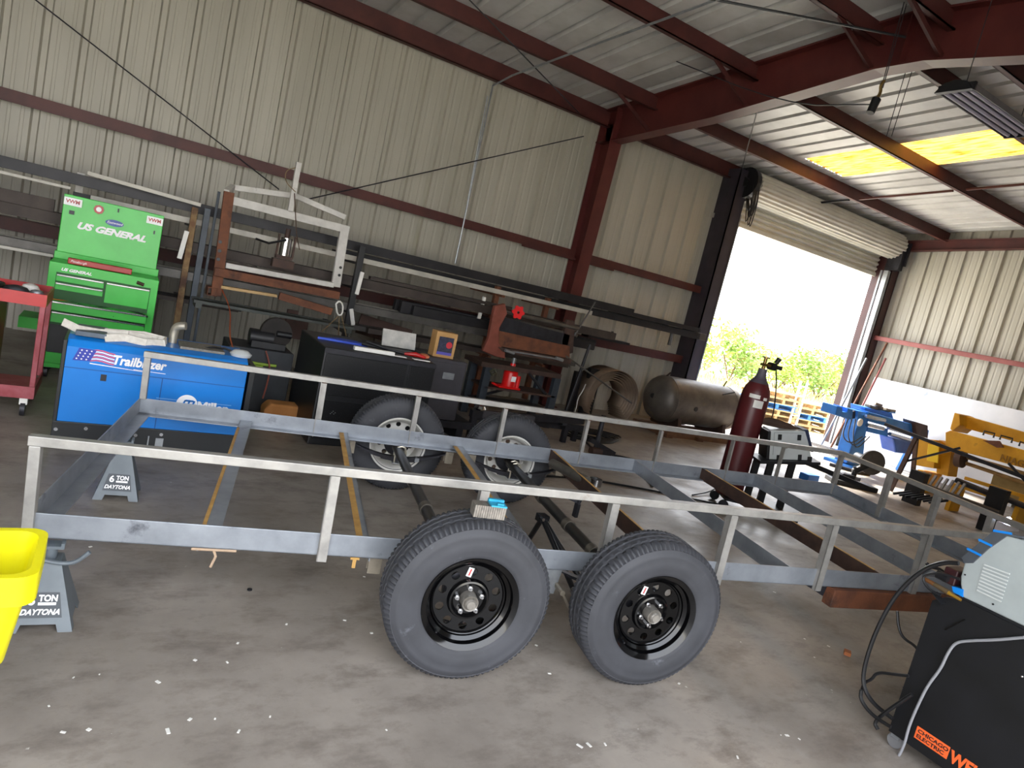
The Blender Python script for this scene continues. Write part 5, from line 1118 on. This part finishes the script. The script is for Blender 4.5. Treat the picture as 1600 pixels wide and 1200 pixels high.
poly = [(-.10,.0),(-.075,.05),(-.065,.085),(P0[1][0]-.01,P0[1][1]),(wz(1572,836)[0],wz(1572,836)[1]),(-.9,.40),(-.9,.0)]
MB().prism(poly, (0,0,0), (0,1,0),(0,0,1),(1,0,0), .27).build('case', mat('pale_grey_case','#8f9696','#989f9f',.4), t, bevel=.006)
bd = [wz(*q) for q in ((1502,871),(1506,880),(1521,880),(1545,858),(1574,838),(1600,842),(1600,838),(1553,829))]
MB().prism(bd, (-.004,0,0), (0,1,0),(0,0,1),(1,0,0), .278).build('front_band', mat('graphite','#3c4046','#454a50',.5), t, bevel=.003)
for a, b in (((1512,857),(1534,868)), ((1530,843),(1551,853)), ((1553,829),(1582,834))):
    A2, B2 = wz(*a), wz(*b); MB().bar((-.006,A2[0],A2[1]), (-.006,B2[0],B2[1]), .004, .010, (0,0,1)).build('blue_stripe', mBlue, t)
A2 = [wz(*q) for q in ((1488,916),(1506,921),(1505,933),(1490,925))]; MB().prism(A2, (-.005,0,0), (0,1,0),(0,0,1),(1,0,0), .28).build('corner_guard', mBlue, t)
Lv = MB()
for i in range(9):
    a = wz(1538-1.4*i, 882+5.0*i); b = wz(1578-1.6*i, 897+5.4*i); Lv.bar((-.002,a[0],a[1]), (-.002,b[0],b[1]), .006, .0055)
Lv.build('louver', mat('louver_white','#b9bdbc'), t)
for px, py in ((1508,898),(1552,944)): y, z = wz(px, py); MB().cyl((0,y,z),(-.003,y,z),.004,n=8).build('screw', mBlack, t)
MB().bb(.0,.27,-.9,-.1,-.027,-.001).build('foot_plate', mBlack, t)
MB().box((.08,-.015,.06),(.13,.06,.075)).build('gauge_box', mat('dark_red_plastic','#2a1214','#3a1a1c',.4), t, bevel=.006); MB().cyl((.0,-.02,.05),(.0,.03,.05),.02,n=14).build('cable_socket', mBlack, t, True)
FX = lambda pts, X: [fx(px, py, X) for px, py in pts]
def cab(nm, pts, r_, M, lab, cat='cable', X=3.4): return tag(MB().tube(pts if isinstance(pts[0], Vector) else FX(pts, X), r_, 8, 3).build(nm, M, None, True), lab, cat)
cab('torch_cable', [(1498,880),(1475,878),(1440,890),(1400,928),(1372,978),(1353,1030),(1347,1068),(1362,1098),(1395,1123)], .0105, mHose, 'thick black torch cable looping left of the black welding cart')
cab('ground_cable', [(1345,1085),(1350,1066),(1362,1062),(1370,1050),(1400,1054),(1420,1056)], .0075, mHose, 'black ground cable bending up beside the cart wheel', X=3.42)
cab('power_cable', [(1412,1075),(1440,1060),(1442,1030),(1432,1010),(1412,998),(1404,982),(1402,955)], .007, mHose, 'thin black cable hanging between rusty tube and cart', X=3.6)
cab('loose_cable', [(1425,1085),(1390,1108),(1365,1128),(1372,1140)], .009, mHose, 'short black cable crossing the floor at the cart corner', X=3.38)
cab('floor_loop', [(1346,1078),(1344,1092),(1360,1115),(1385,1132),(1392,1136)], .009, mHose, 'lowest black cable loop on the floor by the cart', X=3.36)
cab('grey_wire', [(1600,996),(1555,1000),(1512,1001),(1492,1004),(1480,1022),(1470,1045),(1450,1070),(1435,1100),(1420,1135),(1412,1168),(1395,1196)], .0065, mat('grey_cord','#85868a',rough=.5), 'grey wire running down over the side of the black cart', 'wire', 3.435)
t = thing('welding_torch', 'welding torch with copper and brass tip resting at the front of the big welder', 'torch', (0,0,0))
a, b, c, d = [fx(px, py, 3.42) for px, py in ((1442,903),(1460,913),(1482,926),(1502,938))]
MB().cyl(a, b, .009, .010, 14).build('tip', mat('copper','#a8744a',rough=.35,metal=.8), t, True); MB().cyl(b, c, .011, .013, 14).build('nozzle', mat('brass_nozzle','#7d6a50',rough=.35,metal=.7), t, True); MB().cyl(c, d, .010, .006, 14).build('connector', mat('bright_brass','#c99c3c',rough=.3,metal=.8), t, True)
t2 = cab('torch_bracket', [(1500,905),(1470,895),(1447,897),(1441,905),(1452,922),(1470,930)], .006, mBlack, 'black wire bracket holding the torch at the cart front', 'bracket')
tag(MB().bar(fx(1460,925,3.43), fx(1474,944,3.43), .004, .05, (1,0,0)).build('bracket_plate', mBlack), 'small black plate with two rivets at the cart top corner', 'plate')
cab('twisted_leads', [(1496,903),(1480,900),(1468,888),(1452,886),(1448,880)], .008, mHose, 'black leads twisted together behind the torch', 'leads', 3.5)

# ------------------------------------------------------------------ foreground left: yellow bin
t = thing('yellow_bin', 'bright yellow plastic bin with small slots at the left edge', 'bin', (-.385, 2.2, .355))
R_ = MB(); b0, b1, H_ = (.25,.12), (.295,.15), .325
def loop(hx, hy, z, n=6):
    P = []
    for sx_, sy_, a0 in ((1,1,0),(-1,1,90),(-1,-1,180),(1,-1,270)):
        for i in range(n): a = math.radians(a0+90*i/(n-1)); P.append(Vector((sx_*(hx-.05)+.05*math.cos(a), sy_*(hy-.05)+.05*math.sin(a), z)))
    return P
rings = [loop(b0[0]*.9,b0[1]*.9,0), loop(*b0,.03), loop(b1[0]*.955,b1[1]*.955,H_-.09), loop(b1[0]*.96,b1[1]*.96,H_-.085), loop(b1[0]+.012,b1[1]+.012,H_-.085), loop(b1[0]+.012,b1[1]+.012,H_), loop(b1[0]-.01,b1[1]-.01,H_), loop(b1[0]*.93,b1[1]*.93,H_-.03), loop(b0[0]*.95,b0[1]*.95,.035), loop(b0[0]*.7,b0[1]*.7,.01)]
V = sum(rings, []); n = len(rings[0]); F = []
for k in range(len(rings)-1):
    for i in range(n): j = (i+1) % n; F.append((k*n+i, k*n+j, (k+1)*n+j, (k+1)*n+i))
F += [tuple(range(n))[::-1], tuple(range((len(rings)-1)*n, len(rings)*n))]
R_.add(V, F); R_.build('body', mYelPl, t, True)
for i in range(3):
    for k in range(5):
        x = -.1+.055*k+.02*(i % 2); z = .06+.07*i; y = -(b0[1]+(b1[1]-b0[1])*z/H_)-.001; MB().box((x,y,z),(.005,.004,.022),Matrix.Rotation(.4,3,'Y')).build('slot', mat('slot_olive','#8c8a10'), t)
for sx_ in (-1,): MB().box((sx_*(b1[0]+.02),0,H_-.035),(.03,.12,.05)).build('grip', mYelPl, t, bevel=.008)
o = MB().bb(-.17,.12,-.09,.09,0,.02).bb(-.17,-.165,-.09,.09,0,.27).bb(.115,.12,-.09,.09,0,.27).bb(-.17,.12,-.09,-.085,0,.27).bb(-.17,.12,.085,.09,0,.27).build('clear_tub', mat('milky_plastic','#d8d8d6','#e2e2e0',.35,0,5), bevel=.004); o.location = (-.42,2.2,.42); o.rotation_euler=(.05,-.08,.1)
tag(o, 'milky white plastic tub standing inside the yellow bin', 'tub')
t = thing('steel_stool', 'steel stool under the yellow bin at the left edge', 'stool', (-.45, 2.2, 0)); MB().bb(-.15,.15,-.14,.14,.33,.354).build('seat', mDark, t)
for x in (-.13,.13):
    for y in (-.12,.12): MB().bb(x-.012,x+.012,y-.012,y+.012,0,.33).build('leg', mDark, t)
# floor bits
o = MB().box((0,0,.0125),(.05,.04,.025)).build('wood_chip', mat('terracotta','#a8643c','#b87448',.8), bevel=.003); p = fz(1324,1020,.012); o.location = (p.x,p.y,0); o.rotation_euler=(0,0,.6); tag(o, 'small orange brown block lying alone on the floor near the cart', 'block')
o = MB().lathe([(0,0),(.012,0),(.012,.006),(0,.008)], (0,0,0), (0,0,1), 8).build('floor_nut', mBlack); p = fz(390,922,0); o.location = (p.x,p.y,0); tag(o, 'tiny dark nut on the floor below the near rail', 'nut')
rg = random.Random(3)
for i in range(46):
    px, py = rg.uniform(60,1300), rg.uniform(850,1190); p = fz(px, py, 0); s_ = rg.uniform(.004,.012)
    o = MB().box((0,0,.001),(s_*rg.uniform(1,2.5),s_,.002)).build('paint_flake', mWhite); o.location = (p.x,p.y,0); o.rotation_euler=(0,0,rg.uniform(0,3)); tag(o, 'tiny pale flake lying on the concrete floor', 'flake', 'pale flakes on the floor')
# welding arc at the trailer's far right corner
p = fx(1576,812,5.9); d = (TP(TL,.55,TH)-CAM_LOC).length; pr_ = TP(TL,.62,TH+.01)
o = MB().lathe([(0,-.02),(.014,-.014),(.02,0),(.014,.014),(0,.02)], (0,0,0), (0,0,1), 12).build('welding_arc', mat('arc_light','#cfe2ff',emit=60), None, True); o.location = CAM_LOC+ray(1576,812)*(ray(1576,812).dot(pr_-CAM_LOC)/ray(1576,812).length_squared); tag(o, 'brilliant blue-white welding arc behind the big grey welder', 'welding arc')
q = o.location
o = MB().bb(q.x-.1,q.x+.06,q.y-.12,q.y+.03,q.z-.10,q.z-.025).build('weld_fixture', mat('bright_plate','#d8cfd0','#e6dfe0',.3,.5,5), bevel=.004); tag(o, 'small bright metal block lit by the welding arc', 'block')

# ------------------------------------------------------------------ overhead
t = thing('strip_light', 'unlit four-tube strip light with black ends hanging under the ridge', 'ceiling light', (6.46, 3.63, 4.2))
MB().bb(-.60,.60,-.145,.145,.03,.05).bb(-.60,.60,-.15,-.14,.0,.05).bb(-.60,.60,.14,.15,.0,.05).build('housing', mat('lamp_housing','#5a5658','#666264',.5,.2,9), t)
for y in (-.105,-.035,.035,.105): MB().cyl((-.58,y,.012),(.58,y,.012),.016,n=14).build('tube', mat('tube_glass','#a9a3b4',rough=.25), t, True)
for x in (-.61,.61): MB().box((x,0,.03),(.03,.31,.07)).build('end_cap', mBlack, t, bevel=.004)
MB().prism([(-.155,-.01),(.155,-.01),(.10,.06),(.0,.085),(-.10,.06)], (-.66,0,.0), (0,1,0),(0,0,1),(1,0,0), .05).build('end_shroud', mBlack, t)
for x in (-.5,.5): MB().cyl((x,0,.05),(x,0,RZ(3.63)-4.2),.004,n=6).build('hanging_wire', mDark, t)
def wire(a, b, r_, M, lab, cat='cable', nm='cable', mid=None):
    return tag(MB().tube([a]+([mid] if mid else [])+[b], r_, 6, 2 if mid else 0).build(nm, M), lab, cat)
t = thing('hanging_socket', 'black cable socket hanging from the ridge beside the main rafter', 'socket', (5.50, 4.12, 3.96))
MB().cyl((0,0,0),(.03,0,.13),.035,.04,14).build('socket_body', mBlack, t, True); MB().tube([(.03,0,.13),(.06,0,.2),(.03,0,.25),(.06,.0,.3)], .014, 8, 2).build('hook', mat('brass','',''), t, True)
MB().cyl((.05,0,.28),(.06,.03,.98),.004,n=6).cyl((.07,0,.24),(.1,.03,.98),.004,n=6).build('cord', mDark, t)
wire((5.46,4.12,4.02),(5.0,6.35,4.6),.006,mDark,'black cord running from the hanging socket to the second purlin', nm='cord', mid=(5.3,4.9,4.05))
wire(Vector((6.9,6.3,4.85)), Vector((9.3,8.72,4.5)), .008, mBlack, 'thin black rope from the second purlin down to the door chain', 'rope', 'rope') if False else wire(CAM_LOC+ray(1186,162)*8.3, CAM_LOC+ray(1157,272)*12.0, .008, mBlack, 'black rope hanging from the rafter to the door chain', 'rope', 'rope')
Wy = 9.15
wire(fy(48,-6,9.0), fy(436,296,9.2), .008, mDark, 'dark brace rod slanting down across the upper left wall', 'brace rod', 'brace_rod')
wire(fy(478,312,9.2), fy(912,213,9.1), .009, mDark, 'dark brace rod rising from the press to the column', 'brace rod', 'brace_rod')
def onroof(px, py, off=-.3):
    d = ray(px, py); tt = (4.80+off+.084*9.4-CAM_LOC.z)/(d.z+.084*d.y); return CAM_LOC+d*tt
wire(onroof(728,-6,-.25), onroof(906,178,-.25), .008, mDark, 'thin brace rod crossing the roof left of the column', 'brace rod', 'brace_rod')
wire(onroof(1105,-3,-.3), onroof(1415,58,-.3), .012, mBlack, 'black cable slanting across the roof to the ridge', 'cable', 'cable')
wire(onroof(928,-2,-.28), onroof(1020,24,-.28), .005, mDark, 'short thin wire near the top edge of the picture', 'wire', 'wire') if False else None
for k, px in enumerate((1421,1431)):
    a = onroof(px, 92, -.12); wire(a, a-Vector((.02*k,0,.82)), .004, mDark, ['left thin cord hanging below the rafter beside the socket','right thin cord hanging below the rafter beside the socket'][k], 'cord', 'cord')
P = fy(770,134,9.16); tag(MB().tube([fy(711,412,9.18), P+Vector((0,0,-.1)), P, onroof(800,118,-.3), onroof(1010,40,-.3), onroof(1200,-30,-.3)], .013, 8).build('conduit_pipe', mGalv, None, True), 'silver conduit pipe running up the wall and across the roof', 'conduit')
tag(MB().cyl(fy(762,150,9.17), fy(712,412,9.19), .010, n=8).build('thin_conduit', mGalv, None, True), 'thin second conduit beside the silver one on the wall', 'conduit')
for k, (y0, y1) in enumerate(((8.1,6.5),(6.3,4.95),(9.2,8.3))):
    tag(MB().bar((11.2, y0, RZ(y0)-.19), (11.2, y1, RZ(y1)-.19), .04, .03).build('roof_strut', mRed if k < 2 else mBlack), ['red strut between purlins just behind the lower skylight panel','red strut between purlins behind the upper skylight panel','black strut between eave and first purlin above the door'][k], 'strut')
